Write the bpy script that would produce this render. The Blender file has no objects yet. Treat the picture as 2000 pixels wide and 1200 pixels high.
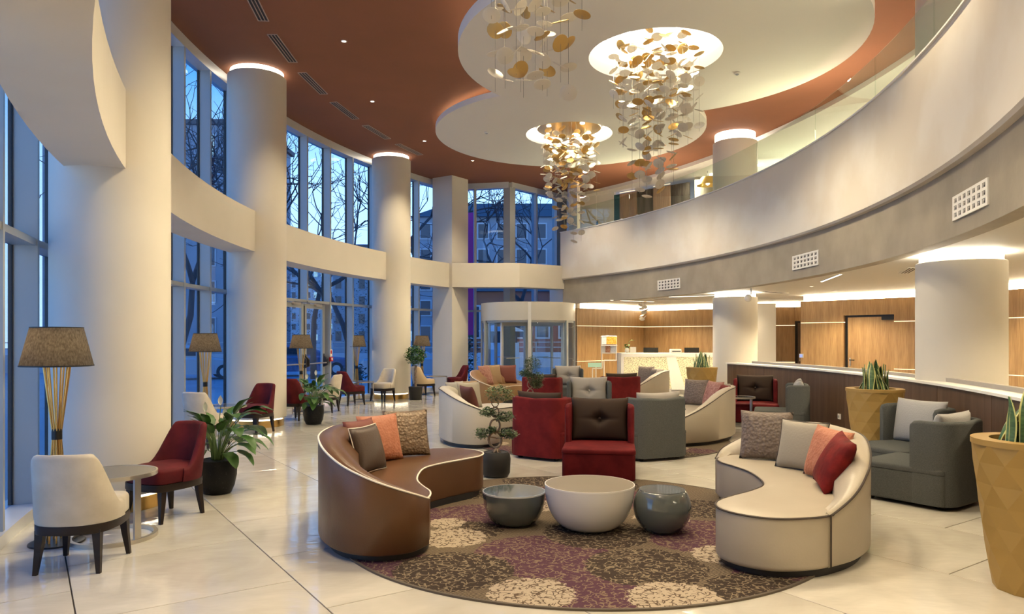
import bpy, bmesh, random
from math import *
from mathutils import Vector, Matrix
rnd = random.Random(11)
S = bpy.context.scene
COL = S.collection

# ---------------------------------------------------------------- camera, sky, exposure
cd = bpy.data.cameras.new('camera')
cam = bpy.data.objects.new('camera', cd)
COL.objects.link(cam)
cam.location = (0, 0, 1.55)
cam.rotation_euler = (pi / 2, 0, 0)
cd.sensor_width = 36
cd.lens = 25.2
cd.shift_y = 0.031
cd.clip_start = 0.05
cd.clip_end = 500
S.camera = cam
S.view_settings.view_transform = 'Standard'
S.view_settings.look = 'None'
S.view_settings.exposure = -0.08
S.view_settings.gamma = 1
S.view_settings.use_curve_mapping = False
S.cycles.max_bounces = 8
S.cycles.diffuse_bounces = 5
S.cycles.glossy_bounces = 3
S.cycles.transparent_max_bounces = 12
S.cycles.caustics_reflective = False
S.cycles.caustics_refractive = False
S.cycles.sample_clamp_indirect = 6
S.cycles.use_denoising = True

SKY_GAIN = 1.35
W = bpy.data.worlds.new('dusk_sky')
S.world = W
W.use_nodes = True
nt = W.node_tree
nt.nodes.clear()
tc = nt.nodes.new('ShaderNodeTexCoord')
sx = nt.nodes.new('ShaderNodeSeparateXYZ')
nt.links.new(tc.outputs['Generated'], sx.inputs[0])
cr_ = nt.nodes.new('ShaderNodeValToRGB')
e = cr_.color_ramp.elements
e[0].position = 0.0; e[0].color = (2.7, 1.75, 1.5, 1)
e[1].position = 1.0; e[1].color = (0.02, 0.24, 0.60, 1)
for p, c in ((0.20, (2.1, 1.6, 1.4, 1)), (0.33, (0.32, 0.68, 1.0, 1)), (0.55, (0.06, 0.40, 0.92, 1))):
    q = e.new(p); q.color = c
nt.links.new(sx.outputs['Z'], cr_.inputs[0])
bg = nt.nodes.new('ShaderNodeBackground')
bg.inputs[1].default_value = 1.25 * SKY_GAIN
nt.links.new(cr_.outputs[0], bg.inputs[0])
wo = nt.nodes.new('ShaderNodeOutputWorld')
nt.links.new(bg.outputs[0], wo.inputs[0])

WARM = (1.0, 0.74, 0.45)
WARM2 = (1.0, 0.825, 0.54)


def spot(name, loc, power, angle=80, col=WARM2, r=0.05, blend=0.6, aim=(0, 0, -1)):
    d = bpy.data.lights.new(name, 'SPOT')
    d.energy = power; d.spot_size = radians(angle); d.spot_blend = blend
    d.color = col; d.shadow_soft_size = r
    o = bpy.data.objects.new(name, d); COL.objects.link(o)
    o.location = loc
    o.rotation_euler = Vector(aim).to_track_quat('-Z', 'Y').to_euler()
    return o


def arealight(name, loc, power, size, col=WARM2, aim=(0, 0, -1), sizey=None):
    d = bpy.data.lights.new(name, 'AREA')
    d.energy = power; d.size = size; d.color = col
    d.shape = 'DISK'
    if sizey:
        d.shape = 'RECTANGLE'; d.size_y = sizey
    o = bpy.data.objects.new(name, d); COL.objects.link(o)
    o.location = loc
    o.rotation_euler = Vector(aim).to_track_quat('-Z', 'Y').to_euler()
    return o


# geometry of the two arcs that make the lobby's lens-shaped plan
GC = (12.0, 12.0)          # centre of the window arc
BC = (-11.85, 11.4)        # centre of the balcony arc
ZC = 6.3                   # main ceiling
SOF = 2.62                 # soffit under the balcony


def gp(a, r):              # point on window side, a in degrees
    return (GC[0] - r * cos(radians(a)), GC[1] + r * sin(radians(a)))


def bp_(a, r):             # point on balcony side
    return (BC[0] + r * cos(radians(a)), BC[1] + r * sin(radians(a)))


# lamps of the room: recessed canopy lights, downlights, mezzanine and hall lighting; then added balcony fill
D1 = (2.118, 10.632); D2 = (1.257, 15.80); D3 = (0.10, 6.45)
for i, (dx, dy, dz) in enumerate(((D1[0], D1[1], 5.98), (D2[0], D2[1], 6.12), (D3[0], D3[1], 6.02))):
    for k in range(4):
        a = k * pi / 2 + 0.5
        spot('canopy_downlight', (dx + 0.52 * cos(a), dy + 0.52 * sin(a), dz - 0.06), (470, 470, 270)[i], 130, WARM2, 0.10)
DOWN = [(-2.68, 11.43), (-2.79, 14.33), (-1.05, 19.1), (-1.2, 8.4), (-0.7, 5.0), (0.2, 2.6), (1.2, 19.3), (3.6, 15.2), (4.4, 11.6), (3.7, 7.4), (2.2, 4.0), (0.3, 0.2), (-2.1, 17.2), (-0.9, 1.2), (0.8, -2)]
for x, y in DOWN:
    spot('ceiling_downlight', (x, y, ZC - 0.03), 340, 112, WARM2, 0.06)
HALL = [(6.3, 6.6), (6.6, 10.2), (6.9, 13.2), (6.1, 14.6), (4.0, 18.0), (5.6, 18.6), (3.2, 20.2), (6.5, 2.5), (8.3, 9.0), (8.6, 12.2), (7.2, 16.0), (4.6, 21.6), (4.2, 2.0)]
for x, y in HALL:
    spot('hall_downlight', (x, y, SOF - 0.03), 310, 140, WARM2, 0.06)
for x, y in ((6.6, 17.6), (7.4, 12.5), (7.2, 8.0), (6.4, 4.2), (5.3, 20.2)):
    arealight('mezzanine_light', (x, y, 6.12), 90, 0.9, (1, 0.88, 0.70))
for x, y in ((7.3, 15.5), (7.7, 12.2), (7.6, 9.0), (6.9, 6.0), (6.2, 18.8)):      # unseen fill added low on the balcony to brighten its ceiling
    arealight('added_uplight', (x + 1.5, y, 3.7), 85, 0.25, (1, 0.86, 0.62), (0, 0, 1)).data.spread = radians(105)
for a in (-22, -9, 4, 16, 27):                          # unseen lights added behind the parapet to lift the ceiling discs
    q = bp_(a, 17.75); w = radians(a)
    arealight('added_disc_fill', (q[0], q[1], 4.62), 90, 0.3, (1, 0.86, 0.60), (-0.80 * cos(w), -0.80 * sin(w), 0.62))


# ---------------------------------------------------------------- materials
MATS = {}


def mat(name, col, rough=0.5, metal=0.0, bump=None, var=None, sheen=0, emit=0, ecol=None, coat=0, spec=None, stretch=None, noise='noise', alpha=None):
    if name in MATS:
        return MATS[name]
    m = bpy.data.materials.new(name); m.use_nodes = True
    n = m.node_tree.nodes; l = m.node_tree.links
    b = n['Principled BSDF']
    b.inputs['Base Color'].default_value = (*col, 1)
    b.inputs['Roughness'].default_value = rough
    b.inputs['Metallic'].default_value = metal
    if spec is not None: b.inputs['Specular IOR Level'].default_value = spec
    if sheen:
        b.inputs['Sheen Weight'].default_value = sheen
        b.inputs['Sheen Roughness'].default_value = 0.4
        b.inputs['Sheen Tint'].default_value = (*[min(1, c * 2.5 + 0.12) for c in col], 1)
    if coat:
        b.inputs['Coat Weight'].default_value = coat
        b.inputs['Coat Roughness'].default_value = 0.05
    if emit:
        b.inputs['Emission Color'].default_value = (*(ecol or col), 1)
        b.inputs['Emission Strength'].default_value = emit
    if bump or var:
        t = n.new('ShaderNodeTexCoord'); mp = n.new('ShaderNodeMapping')
        l.new(t.outputs['Object'], mp.inputs[0])
        if stretch: mp.inputs['Scale'].default_value = stretch
    if var:                      # (scale, second colour, contrast lo, hi)
        nz = n.new('ShaderNodeTexNoise'); nz.inputs['Scale'].default_value = var[0]; nz.inputs['Detail'].default_value = 5
        l.new(mp.outputs[0], nz.inputs[0])
        rp = n.new('ShaderNodeValToRGB')
        rp.color_ramp.elements[0].position = var[2] if len(var) > 2 else 0.35
        rp.color_ramp.elements[1].position = var[3] if len(var) > 3 else 0.65
        rp.color_ramp.elements[0].color = (*col, 1); rp.color_ramp.elements[1].color = (*var[1], 1)
        l.new(nz.outputs[0], rp.inputs[0]); l.new(rp.outputs[0], b.inputs['Base Color'])
    if bump:                     # (scale, strength)
        if noise == 'voronoi':
            nb = n.new('ShaderNodeTexVoronoi')
        elif noise == 'wave':
            nb = n.new('ShaderNodeTexWave')
        else:
            nb = n.new('ShaderNodeTexNoise'); nb.inputs['Detail'].default_value = 3
        nb.inputs['Scale'].default_value = bump[0]
        l.new(mp.outputs[0], nb.inputs[0])
        bu = n.new('ShaderNodeBump'); bu.inputs['Strength'].default_value = bump[1]; bu.inputs['Distance'].default_value = 0.01
        l.new(nb.outputs[0], bu.inputs['Height']); l.new(bu.outputs[0], b.inputs['Normal'])
    MATS[name] = m
    return m


def glow(name, col, k):
    if name in MATS: return MATS[name]
    m = bpy.data.materials.new(name); m.use_nodes = True
    n = m.node_tree.nodes; n.clear()
    em = n.new('ShaderNodeEmission'); em.inputs[0].default_value = (*col, 1); em.inputs[1].default_value = k
    o = n.new('ShaderNodeOutputMaterial'); m.node_tree.links.new(em.outputs[0], o.inputs[0])
    MATS[name] = m
    return m


def glass(name, tint, ior=1.45, rough=0.0):
    if name in MATS: return MATS[name]
    m = bpy.data.materials.new(name); m.use_nodes = True
    n = m.node_tree.nodes; n.clear(); l = m.node_tree.links
    tr = n.new('ShaderNodeBsdfTransparent'); tr.inputs[0].default_value = (*tint, 1)
    gl = n.new('ShaderNodeBsdfGlossy'); gl.inputs['Roughness'].default_value = rough
    fr = n.new('ShaderNodeFresnel'); ge = n.new('ShaderNodeNewGeometry')
    mr = n.new('ShaderNodeMapRange'); mr.inputs[3].default_value = ior; mr.inputs[4].default_value = 1 / ior
    l.new(ge.outputs['Backfacing'], mr.inputs[0]); l.new(mr.outputs[0], fr.inputs[0])   # same reflectance on both faces of a pane
    mx = n.new('ShaderNodeMixShader'); o = n.new('ShaderNodeOutputMaterial')
    l.new(fr.outputs[0], mx.inputs[0]); l.new(tr.outputs[0], mx.inputs[1]); l.new(gl.outputs[0], mx.inputs[2]); l.new(mx.outputs[0], o.inputs[0])
    MATS[name] = m
    return m


def fabric_shade(name, col):
    if name in MATS: return MATS[name]
    m = bpy.data.materials.new(name); m.use_nodes = True
    n = m.node_tree.nodes; n.clear(); l = m.node_tree.links
    t = n.new('ShaderNodeTexCoord'); mp = n.new('ShaderNodeMapping'); mp.inputs['Scale'].default_value = (60, 60, 25)
    nz = n.new('ShaderNodeTexNoise'); nz.inputs['Scale'].default_value = 1.5; nz.inputs['Detail'].default_value = 4
    l.new(t.outputs['Object'], mp.inputs[0]); l.new(mp.outputs[0], nz.inputs[0])
    rp = n.new('ShaderNodeValToRGB'); rp.color_ramp.elements[0].position = 0.3; rp.color_ramp.elements[1].position = 0.7
    rp.color_ramp.elements[0].color = (*[c * 0.6 for c in col], 1); rp.color_ramp.elements[1].color = (*[min(1, c * 1.4) for c in col], 1)
    l.new(nz.outputs[0], rp.inputs[0])
    df = n.new('ShaderNodeBsdfDiffuse'); df.inputs[0].default_value = (0.06, 0.056, 0.055, 1)
    tl = n.new('ShaderNodeBsdfTranslucent'); l.new(rp.outputs[0], tl.inputs[0])
    mx = n.new('ShaderNodeMixShader'); mx.inputs[0].default_value = 0.55
    o = n.new('ShaderNodeOutputMaterial')
    l.new(df.outputs[0], mx.inputs[1]); l.new(tl.outputs[0], mx.inputs[2]); l.new(mx.outputs[0], o.inputs[0])
    MATS[name] = m
    return m


def wood(name, c1, c2, rough=0.45, scale=(9, 9, 0.5)):
    if name in MATS: return MATS[name]
    m = mat(name, c1, rough, var=(1.0, c2, 0.3, 0.7), stretch=scale)
    n = m.node_tree.nodes; l = m.node_tree.links
    mp = [x for x in n if x.type == 'MAPPING'][0]
    n2 = n.new('ShaderNodeTexNoise'); n2.inputs['Scale'].default_value = 6; n2.inputs['Detail'].default_value = 6
    l.new(mp.outputs[0], n2.inputs[0])
    mx = n.new('ShaderNodeMix'); mx.data_type = 'RGBA'; mx.blend_type = 'MULTIPLY'; mx.inputs[0].default_value = 0.55
    rp = [x for x in n if x.type == 'VALTORGB'][0]
    r2 = n.new('ShaderNodeValToRGB'); r2.color_ramp.elements[0].position = 0.35; r2.color_ramp.elements[1].position = 0.6
    r2.color_ramp.elements[0].color = (0.55, 0.5, 0.45, 1)
    l.new(n2.outputs[0], r2.inputs[0])
    l.new(rp.outputs[0], mx.inputs[6]); l.new(r2.outputs[0], mx.inputs[7]); l.new(mx.outputs[2], n['Principled BSDF'].inputs['Base Color'])
    return m


WHITE = mat('white_plaster', (0.73, 0.68, 0.59), 0.75, var=(1.3, (0.70, 0.65, 0.56)))
CREAMW = mat('white_paint', (0.83, 0.80, 0.73), 0.6)
PARAP = mat('polished_plaster', (0.70, 0.63, 0.53), 0.4, var=(0.9, (0.77, 0.72, 0.64), 0.45, 0.62))
DISCW = mat('ceiling_white', (0.88, 0.84, 0.74), 0.8)
BAND = mat('grey_plaster', (0.33, 0.285, 0.225), 0.6, var=(2.2, (0.27, 0.235, 0.185)), bump=(14, 0.15))
TERRA = mat('terracotta_paint', (0.225, 0.094, 0.050), 0.8, spec=0.2, var=(1.2, (0.24, 0.098, 0.053)))
ALU = mat('grey_aluminium', (0.40, 0.42, 0.42), 0.42, 0.2)
ALUL = mat('light_aluminium', (0.72, 0.72, 0.70), 0.35, 0.3)
BLACK = mat('black_gasket', (0.012, 0.012, 0.014), 0.5)
GLASSB = glass('blue_tinted_glass', (0.46, 0.72, 1.0))
GLASSC = glass('clear_glass', (0.86, 0.95, 0.92))
GLASSG = glass('balustrade_glass', (0.90, 0.95, 0.915))
LED = glow('warm_led', (1.0, 0.84, 0.60), 7)
LEDW = glow('white_led', (1.0, 0.92, 0.76), 5)
LEDR = glow('recess_light', (1.0, 0.93, 0.80), 9)
GOLD = mat('brushed_gold', (0.72, 0.47, 0.16), 0.28, 1.0)
OAK = wood('oak_veneer', (0.46, 0.29, 0.135), (0.34, 0.20, 0.085))
WALN = wood('walnut_veneer', (0.135, 0.080, 0.050), (0.085, 0.047, 0.028), 0.42)
DWOOD = mat('dark_wood', (0.016, 0.009, 0.006), 0.4, spec=0.3)
CHROME = mat('satin_steel', (0.62, 0.58, 0.50), 0.3, 0.9)
DARKM = mat('dark_metal', (0.015, 0.015, 0.015), 0.35, 0.4)


# ---------------------------------------------------------------- mesh helpers
class MB:
    def __init__(s):
        s.v = []; s.f = []; s.m = []

    def add(s, vs, fs, mi=0):
        o = len(s.v)
        s.v += [tuple(p) for p in vs]
        s.f += [tuple(i + o for i in f) for f in fs]
        s.m += [mi] * len(fs)
        return s

    def box(s, c, d, rz=0.0, mi=0):
        x, y, z = d[0] / 2, d[1] / 2, d[2] / 2
        co, si = cos(rz), sin(rz)
        vs = []
        for a in (-x, x):
            for b in (-y, y):
                for g in (-z, z):
                    vs.append((c[0] + a * co - b * si, c[1] + a * si + b * co, c[2] + g))
        return s.add(vs, [(0, 1, 3, 2), (4, 6, 7, 5), (0, 4, 5, 1), (2, 3, 7, 6), (0, 2, 6, 4), (1, 5, 7, 3)], mi)

    def prism(s, poly, z0, z1, mi=0):
        n = len(poly)
        vs = [(x, y, z0) for x, y in poly] + [(x, y, z1) for x, y in poly]
        fs = [tuple(range(n))[::-1], tuple(range(n, 2 * n))]
        fs += [(i, (i + 1) % n, n + (i + 1) % n, n + i) for i in range(n)]
        return s.add(vs, fs, mi)

    def loft(s, rings, closed=True, caps=True, mi=0, loop=False):
        n = len(rings[0]); vs = [p for r in rings for p in r]; fs = []
        k = len(rings)
        for i in range(k if loop else k - 1):
            a = i * n; b = ((i + 1) % k) * n
            for j in range(n if closed else n - 1):
                j2 = (j + 1) % n
                fs.append((a + j, a + j2, b + j2, b + j))
        if caps and closed and not loop:
            fs.append(tuple(range(n))[::-1]); fs.append(tuple((k - 1) * n + j for j in range(n)))
        return s.add(vs, fs, mi)

    def rprism(s, out, z0, z1, rb=0.0, rt=0.0, n=4, crown=0.0, cin=0.12, mi=0, conv=False):
        """rounded extrusion of a closed plan outline"""
        L = len(out)
        ar = sum(out[i][0] * out[(i + 1) % L][1] - out[(i + 1) % L][0] * out[i][1] for i in range(L))
        sg = 1 if ar > 0 else -1
        nor = []
        for i in range(L):
            a = out[i - 1]; b = out[(i + 1) % L]
            dx, dy = b[0] - a[0], b[1] - a[1]; d = hypot(dx, dy) or 1
            nor.append((-dy / d * sg, dx / d * sg))
        prof = []
        if rb:
            for k in range(n + 1):
                t = k / n * pi / 2
                prof.append((rb * (1 - sin(t)), z0 + rb * (1 - cos(t))))
        else: prof.append((0, z0))
        if rt:
            for k in range(n + 1):
                t = k / n * pi / 2
                prof.append((rt * (1 - cos(t)), z1 - rt * (1 - sin(t))))
        else: prof.append((0, z1))
        if crown and not conv:
            prof.append((cin * 0.5 + rt, z1 + crown * 0.7)); prof.append((cin + rt, z1 + crown))
        rings = [[(p[0] + q[0] * ins, p[1] + q[1] * ins, z) for p, q in zip(out, nor)] for ins, z in prof]
        if crown and conv:
            cx = sum(p[0] for p in rings[-1]) / L; cy = sum(p[1] for p in rings[-1]) / L; base = rings[-1]
            for k, dz in ((0.8, 0.6), (0.5, 0.9), (0.2, 1.0)):
                rings.append([(cx + (p[0] - cx) * k, cy + (p[1] - cy) * k, z1 + crown * dz) for p in base])
        return s.loft(rings, mi=mi)

    def lathe(s, prof, n=32, c=(0, 0, 0), cap=True, mi=0):
        rings = [[(c[0] + r * cos(2 * pi * j / n), c[1] + r * sin(2 * pi * j / n), c[2] + z) for j in range(n)] for r, z in prof]
        return s.loft(rings, caps=cap, mi=mi)

    def ring(s, ri, ro, z0, z1, n=48, c=(0, 0), mi=0):
        prof = [(ri, z0), (ro, z0), (ro, z1), (ri, z1)]
        rings = [[(c[0] + r * cos(2 * pi * j / n), c[1] + r * sin(2 * pi * j / n), z) for r, z in prof] for j in range(n)]
        return s.loft(rings, loop=True, mi=mi)

    def sector(s, pf, a0, a1, ri, ro, z0, z1, n=24, mi=0):
        rings = []
        for j in range(n + 1):
            a = a0 + (a1 - a0) * j / n
            p, q = pf(a, ri), pf(a, ro)
            rings.append([(*p, z0), (*q, z0), (*q, z1), (*p, z1)])
        return s.loft(rings, mi=mi)

    def tube(s, pts, r, n=8, closed=False, mi=0):
        P = [Vector(p) for p in pts]; k = len(P)
        rr = r if isinstance(r, (list, tuple)) else [r] * k
        T = []
        for i in range(k):
            a = P[i - 1] if (i or closed) else P[0]; b = P[(i + 1) % k] if (i < k - 1 or closed) else P[-1]
            t = b - a
            T.append(t.normalized() if t.length > 1e-9 else Vector((0, 0, 1)))
        u = T[0].orthogonal().normalized(); rings = []
        for i in range(k):
            u = (u - T[i] * u.dot(T[i]))
            if u.length < 1e-6: u = T[i].orthogonal()
            u.normalize(); w = T[i].cross(u)
            rings.append([tuple(P[i] + (u * cos(2 * pi * j / n) + w * sin(2 * pi * j / n)) * rr[i]) for j in range(n)])
        return s.loft(rings, loop=closed, mi=mi)

    def build(s, name, m, parent=None, ang=38, flat=False, recalc=True):
        me = bpy.data.meshes.new(name)
        me.from_pydata(s.v, [], s.f)
        ms = m if isinstance(m, (list, tuple)) else [m]
        for q in ms: me.materials.append(q)
        if len(ms) > 1: me.polygons.foreach_set('material_index', s.m)
        if recalc:
            b = bmesh.new(); b.from_mesh(me); bmesh.ops.recalc_face_normals(b, faces=b.faces); b.to_mesh(me); b.free()
        if not flat:
            me.polygons.foreach_set('use_smooth', [True] * len(me.polygons))
            me.set_sharp_from_angle(angle=radians(ang))
        o = bpy.data.objects.new(name, me); COL.objects.link(o)
        if parent: o.parent = parent
        return o


def inst(name, src, parent, M4=None):
    o = bpy.data.objects.new(name, src.data); COL.objects.link(o)
    o.parent = parent
    if M4 is not None: o.matrix_local = M4
    return o


def thing(name, label, cat, loc=(0, 0, 0), rz=0.0, group=None):
    o = bpy.data.objects.new(name, None); COL.objects.link(o)
    o.empty_display_size = 0.1
    o.location = loc; o.rotation_euler = (0, 0, rz)
    o['label'] = label; o['category'] = cat
    if group: o['group'] = group
    return o


def tag(o, label, cat, group=None):
    o['label'] = label; o['category'] = cat
    if group: o['group'] = group
    return o


def struct(o):
    o['kind'] = 'structure'
    return o


def sempty(name):
    o = bpy.data.objects.new(name, None); COL.objects.link(o); o['kind'] = 'structure'
    return o


def dup(root, loc, rz, label, group=None):
    r = root.copy(); COL.objects.link(r); r.location = loc; r.rotation_euler = (0, 0, rz)
    r['label'] = label
    if group: r['group'] = group
    for ch in list(root.children):
        c = ch.copy(); COL.objects.link(c); c.parent = r
        for g in ch.children:
            d = g.copy(); COL.objects.link(d); d.parent = c
    return r


def face(dx, dy): return atan2(dx, -dy)


def cr(P, n, closed=True):
    out = []; L = len(P)
    seg = L if closed else L - 1
    for i in range(seg):
        if closed: a, b, c, d = P[i - 1], P[i], P[(i + 1) % L], P[(i + 2) % L]
        else: a, b, c, d = P[max(i - 1, 0)], P[i], P[i + 1], P[min(i + 2, L - 1)]
        for k in range(n):
            t = k / n
            out.append(tuple(0.5 * (2 * b[j] + (c[j] - a[j]) * t + (2 * a[j] - 5 * b[j] + 4 * c[j] - d[j]) * t * t + (3 * b[j] - a[j] - 3 * c[j] + d[j]) * t ** 3) for j in range(len(b))))
    if not closed: out.append(tuple(P[-1]))
    return out


def rrect(x0, x1, y0, y1, r, n=5):
    o = []
    for cx, cy, a in ((x1 - r, y1 - r, 0), (x0 + r, y1 - r, 90), (x0 + r, y0 + r, 180), (x1 - r, y0 + r, 270)):
        for k in range(n + 1):
            t = radians(a + 90 * k / n)
            o.append((cx + r * cos(t), cy + r * sin(t)))
    return o

# ================================================================ floor
def floor_mat():
    m = bpy.data.materials.new('polished_stone'); m.use_nodes = True
    n = m.node_tree.nodes; l = m.node_tree.links; b = n['Principled BSDF']
    t = n.new('ShaderNodeTexCoord')
    oi = n.new('ShaderNodeObjectInfo')
    nz = n.new('ShaderNodeTexNoise'); nz.inputs['Scale'].default_value = 1.6; nz.inputs['Detail'].default_value = 7; nz.inputs['Distortion'].default_value = 1.2
    l.new(t.outputs['Object'], nz.inputs[0])
    rp = n.new('ShaderNodeValToRGB'); rp.color_ramp.elements[0].position = 0.3; rp.color_ramp.elements[1].position = 0.72
    rp.color_ramp.elements[0].color = (0.50, 0.465, 0.40, 1); rp.color_ramp.elements[1].color = (0.645, 0.61, 0.535, 1)
    l.new(nz.outputs[0], rp.inputs[0])
    hs = n.new('ShaderNodeHueSaturation'); l.new(rp.outputs[0], hs.inputs['Color'])
    ma = n.new('ShaderNodeMath'); ma.operation = 'MULTIPLY_ADD'; ma.inputs[1].default_value = 0.10; ma.inputs[2].default_value = 0.95
    l.new(oi.outputs['Random'], ma.inputs[0]); l.new(ma.outputs[0], hs.inputs['Value'])
    l.new(hs.outputs[0], b.inputs['Base Color'])
    b.inputs['Roughness'].default_value = 0.055
    b.inputs['Specular IOR Level'].default_value = 0.75
    mp = n.new('ShaderNodeMapping'); mp.inputs['Scale'].default_value = (1.2, 3.2, 1)
    l.new(t.outputs['Object'], mp.inputs[0])
    n2 = n.new('ShaderNodeTexNoise'); n2.inputs['Scale'].default_value = 4.5; n2.inputs['Detail'].default_value = 2
    l.new(mp.outputs[0], n2.inputs[0])
    bu = n.new('ShaderNodeBump'); bu.inputs['Strength'].default_value = 0.17; bu.inputs['Distance'].default_value = 0.012
    l.new(n2.outputs[0], bu.inputs['Height']); l.new(bu.outputs[0], b.inputs['Normal'])
    return m


STONE = floor_mat()
GROUT = mat('dark_grout', (0.10, 0.085, 0.07), 0.8)


def clip(poly, a, b):
    """keep the part of poly to the left of a->b"""
    out = []
    f = lambda p: (b[0] - a[0]) * (p[1] - a[1]) - (b[1] - a[1]) * (p[0] - a[0])
    for i in range(len(poly)):
        p, q = poly[i], poly[(i + 1) % len(poly)]; fp, fq = f(p), f(q)
        if fp >= 0: out.append(p)
        if fp * fq < 0:
            t = fp / (fp - fq); out.append((p[0] + (q[0] - p[0]) * t, p[1] + (q[1] - p[1]) * t))
    return out


fl = MB()
arcl = [gp(a, 17.3) for a in range(-33, 37, 3)]
fl.prism([(-2.6, -4)] + [(9.7, -4), (9.7, 24.2), (1.8, 24.2), (-0.08, 22.0), (-2.04, 22.4)] + arcl[::-1], -0.12, -0.014)
floor = struct(fl.build('floor', GROUT, flat=True))
u = Vector((0.561, -0.828)); v = Vector((0.827, 0.562))
TV, TU, G_ = 1.2, 1.15, 0.004
full = None
for i in range(-6, 14):
    for j in range(-24, 10):
        v0 = 1.429 + TV * i; u0 = -5.16 + TU * j + (TU / 2 if i % 2 else 0)
        c = u * (u0 + TU / 2) + v * (v0 + TV / 2)
        if not (-4.4 < c.y < 24.6 and c.x < 10.2): continue
        q = [u * (u0 + a) + v * (v0 + b) for a, b in ((G_, G_), (TU - G_, G_), (TU - G_, TV - G_), (G_, TV - G_))]
        poly = [(p.x, p.y) for p in q]
        if c.y > 2.0:
            d = hypot(c.x - 12, c.y - 12)
            if d > 16.3:
                if d > 18.3: continue
                for a in range(-36, 42, 3):
                    poly = clip(poly, gp(a + 3, 17.28), gp(a, 17.28))
                    if len(poly) < 3: break
        else:
            poly = clip(poly, (-2.6, 1), (-2.6, 0))
        for a, b in (((9.7, 0), (9.7, 1)), ((0, -4), (1, -4)), ((9, 24.1), (0, 24.1)), ((-0.08, 22.0), (-2.04, 22.4)) if c.x < 0 else ((1.79, 24.1), (-0.08, 22.0))):
            if len(poly) < 3: break
            if a == (1.79, 24.1) and c.x > 2.2: continue
            poly = clip(poly, a, b)
        if len(poly) < 3: continue
        loc = [(p[0] - c.x, p[1] - c.y) for p in poly]
        o = MB().rprism(loc, -0.03, 0.0, rt=0.002, n=1).build('floor_tile', STONE, floor, flat=True)
        o.location = (c.x, c.y, 0)

# ================================================================ main ceiling, drop discs
arcw = [gp(a, 17.3) for a in range(-33, 37, 3)]
arcb = [bp_(a, 18.45) for a in range(38, -35, -3)]
MB().prism([(-2.6, -4)] + arcw + [(-0.08, 21.95), (1.79, 24.0), (2.4, 24.0)] + arcb + [(3.5, -4)], ZC, ZC + 0.12)
# built as an upside-down flat slab with real openings left only where the discs hang below it
cl = MB().prism([(-2.6, -4)] + arcw + [(-0.08, 21.95), (1.79, 24.0), (2.4, 24.0)] + arcb + [(3.5, -4)], ZC, ZC + 0.12)
struct(cl.build('ceiling', TERRA, flat=True))
mc = MB().sector(bp_, -34, 40, 18.45, 24.5, 6.2, 6.42, 30)
mc.prism([(3.5, -4), (11, -4), (11, 2), (3.4, 1.1)], 6.2, 6.42)
struct(mc.build('ceiling', CREAMW, ang=20))
RECW = mat('recess_white', (0.85, 0.82, 0.76), 0.7)


def drop_disc(c, z, th, R, rh, zt):
    t = struct(MB().ring(rh, R, z, z + th, 96, c).build('ceiling_disc', DISCW, ang=30))
    a = MB().ring(rh, rh + 0.04, z + th, zt, 64, c).build('recess_wall', RECW, t, ang=30)
    MB().lathe([(rh + 0.04, zt), (rh + 0.04, zt + 0.05)], 64, (*c, 0)).build('recess_top', RECW, t, ang=30)
    MB().ring(rh - 0.10, rh - 0.02, zt - 0.06, zt - 0.01, 64, c).build('recess_light', LEDR, t, ang=30)
    MB().ring(R - 0.22, R - 0.16, z + th + 0.005, z + th + 0.035, 96, c).build('cove_light', LED, t, ang=30)
    return t


drop_disc(D2, 6.05, 0.11, 2.927, 0.95, 6.28)
drop_disc(D1, 5.75, 0.17, 2.912, 0.975, 6.20)
drop_disc(D3, 6.02, 0.12, 2.2, 0.95, 6.28)

# ================================================================ columns and beams
COLP = [(-3.735, 6.69), gp(2.77, 16.57), gp(23.9, 16.57), (5.65, 9.03), (5.19, 16.68), (5.3, 1.6)]
for i, (x, y) in enumerate(COLP):
    t = struct(MB().lathe([(0.49, 0.15), (0.5, 0.16), (0.5, SOF - 0.12 if i > 2 else 6.2), (0.49, SOF - 0.11 if i > 2 else 6.21)], 64, (x, y, 0)).build('column', WHITE, ang=30))
    MB().lathe([(0.455, 0), (0.455, 0.12)], 64, (x, y, 0)).build('plinth', GOLD, t, ang=30)
    MB().lathe([(0.43, 0.12), (0.43, 0.15)], 64, (x, y, 0)).build('plinth_light', LED, t, ang=30)
    zt = SOF - 0.11 if i > 2 else 6.21
    MB().lathe([(0.455, zt), (0.455, zt + 0.11)], 64, (x, y, 0)).build('ring_light', LEDW if i < 3 else glow('hall_ring_light', (1.0, 0.90, 0.70), 24), t, ang=30)
    if i > 2:
        MB().lathe([(0.5, 3.5), (0.5, 6.09), (0.49, 6.1)], 64, (x, y, 0)).build('shaft', WHITE, t, ang=30)
        MB().lathe([(0.455, 6.1), (0.455, 6.3)], 64, (x, y, 0)).build('ring_light', LEDW, t, ang=30)
P0, P1, P2 = (-1.74, 20.8), (-2.35, 21.2), (-1.31, 21.38)
struct(MB().prism([P0, P2, (P1[0] + P2[0] - P0[0], P1[1] + P2[1] - P0[1]), P1], 0, ZC).build('column', WHITE, flat=True))
bm_ = MB().sector(gp, -33, 33.2, 16.42, 16.91, 3.05, 3.75, 60)
a33, b33 = gp(-33, 16.42), gp(-33, 16.91)
bm_.prism([a33, b33, (b33[0], -4), (a33[0], -4)], 3.05, 3.75)
struct(bm_.build('beam', WHITE, ang=20))
struct(MB().prism([(-1.74, 20.8), (0.22, 20.8), (1.72, 21.75), (1.72, 22.35), (0.15, 21.4), (-1.74, 21.4)], 3.05, 3.75).build('beam', WHITE, flat=True))

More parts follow.
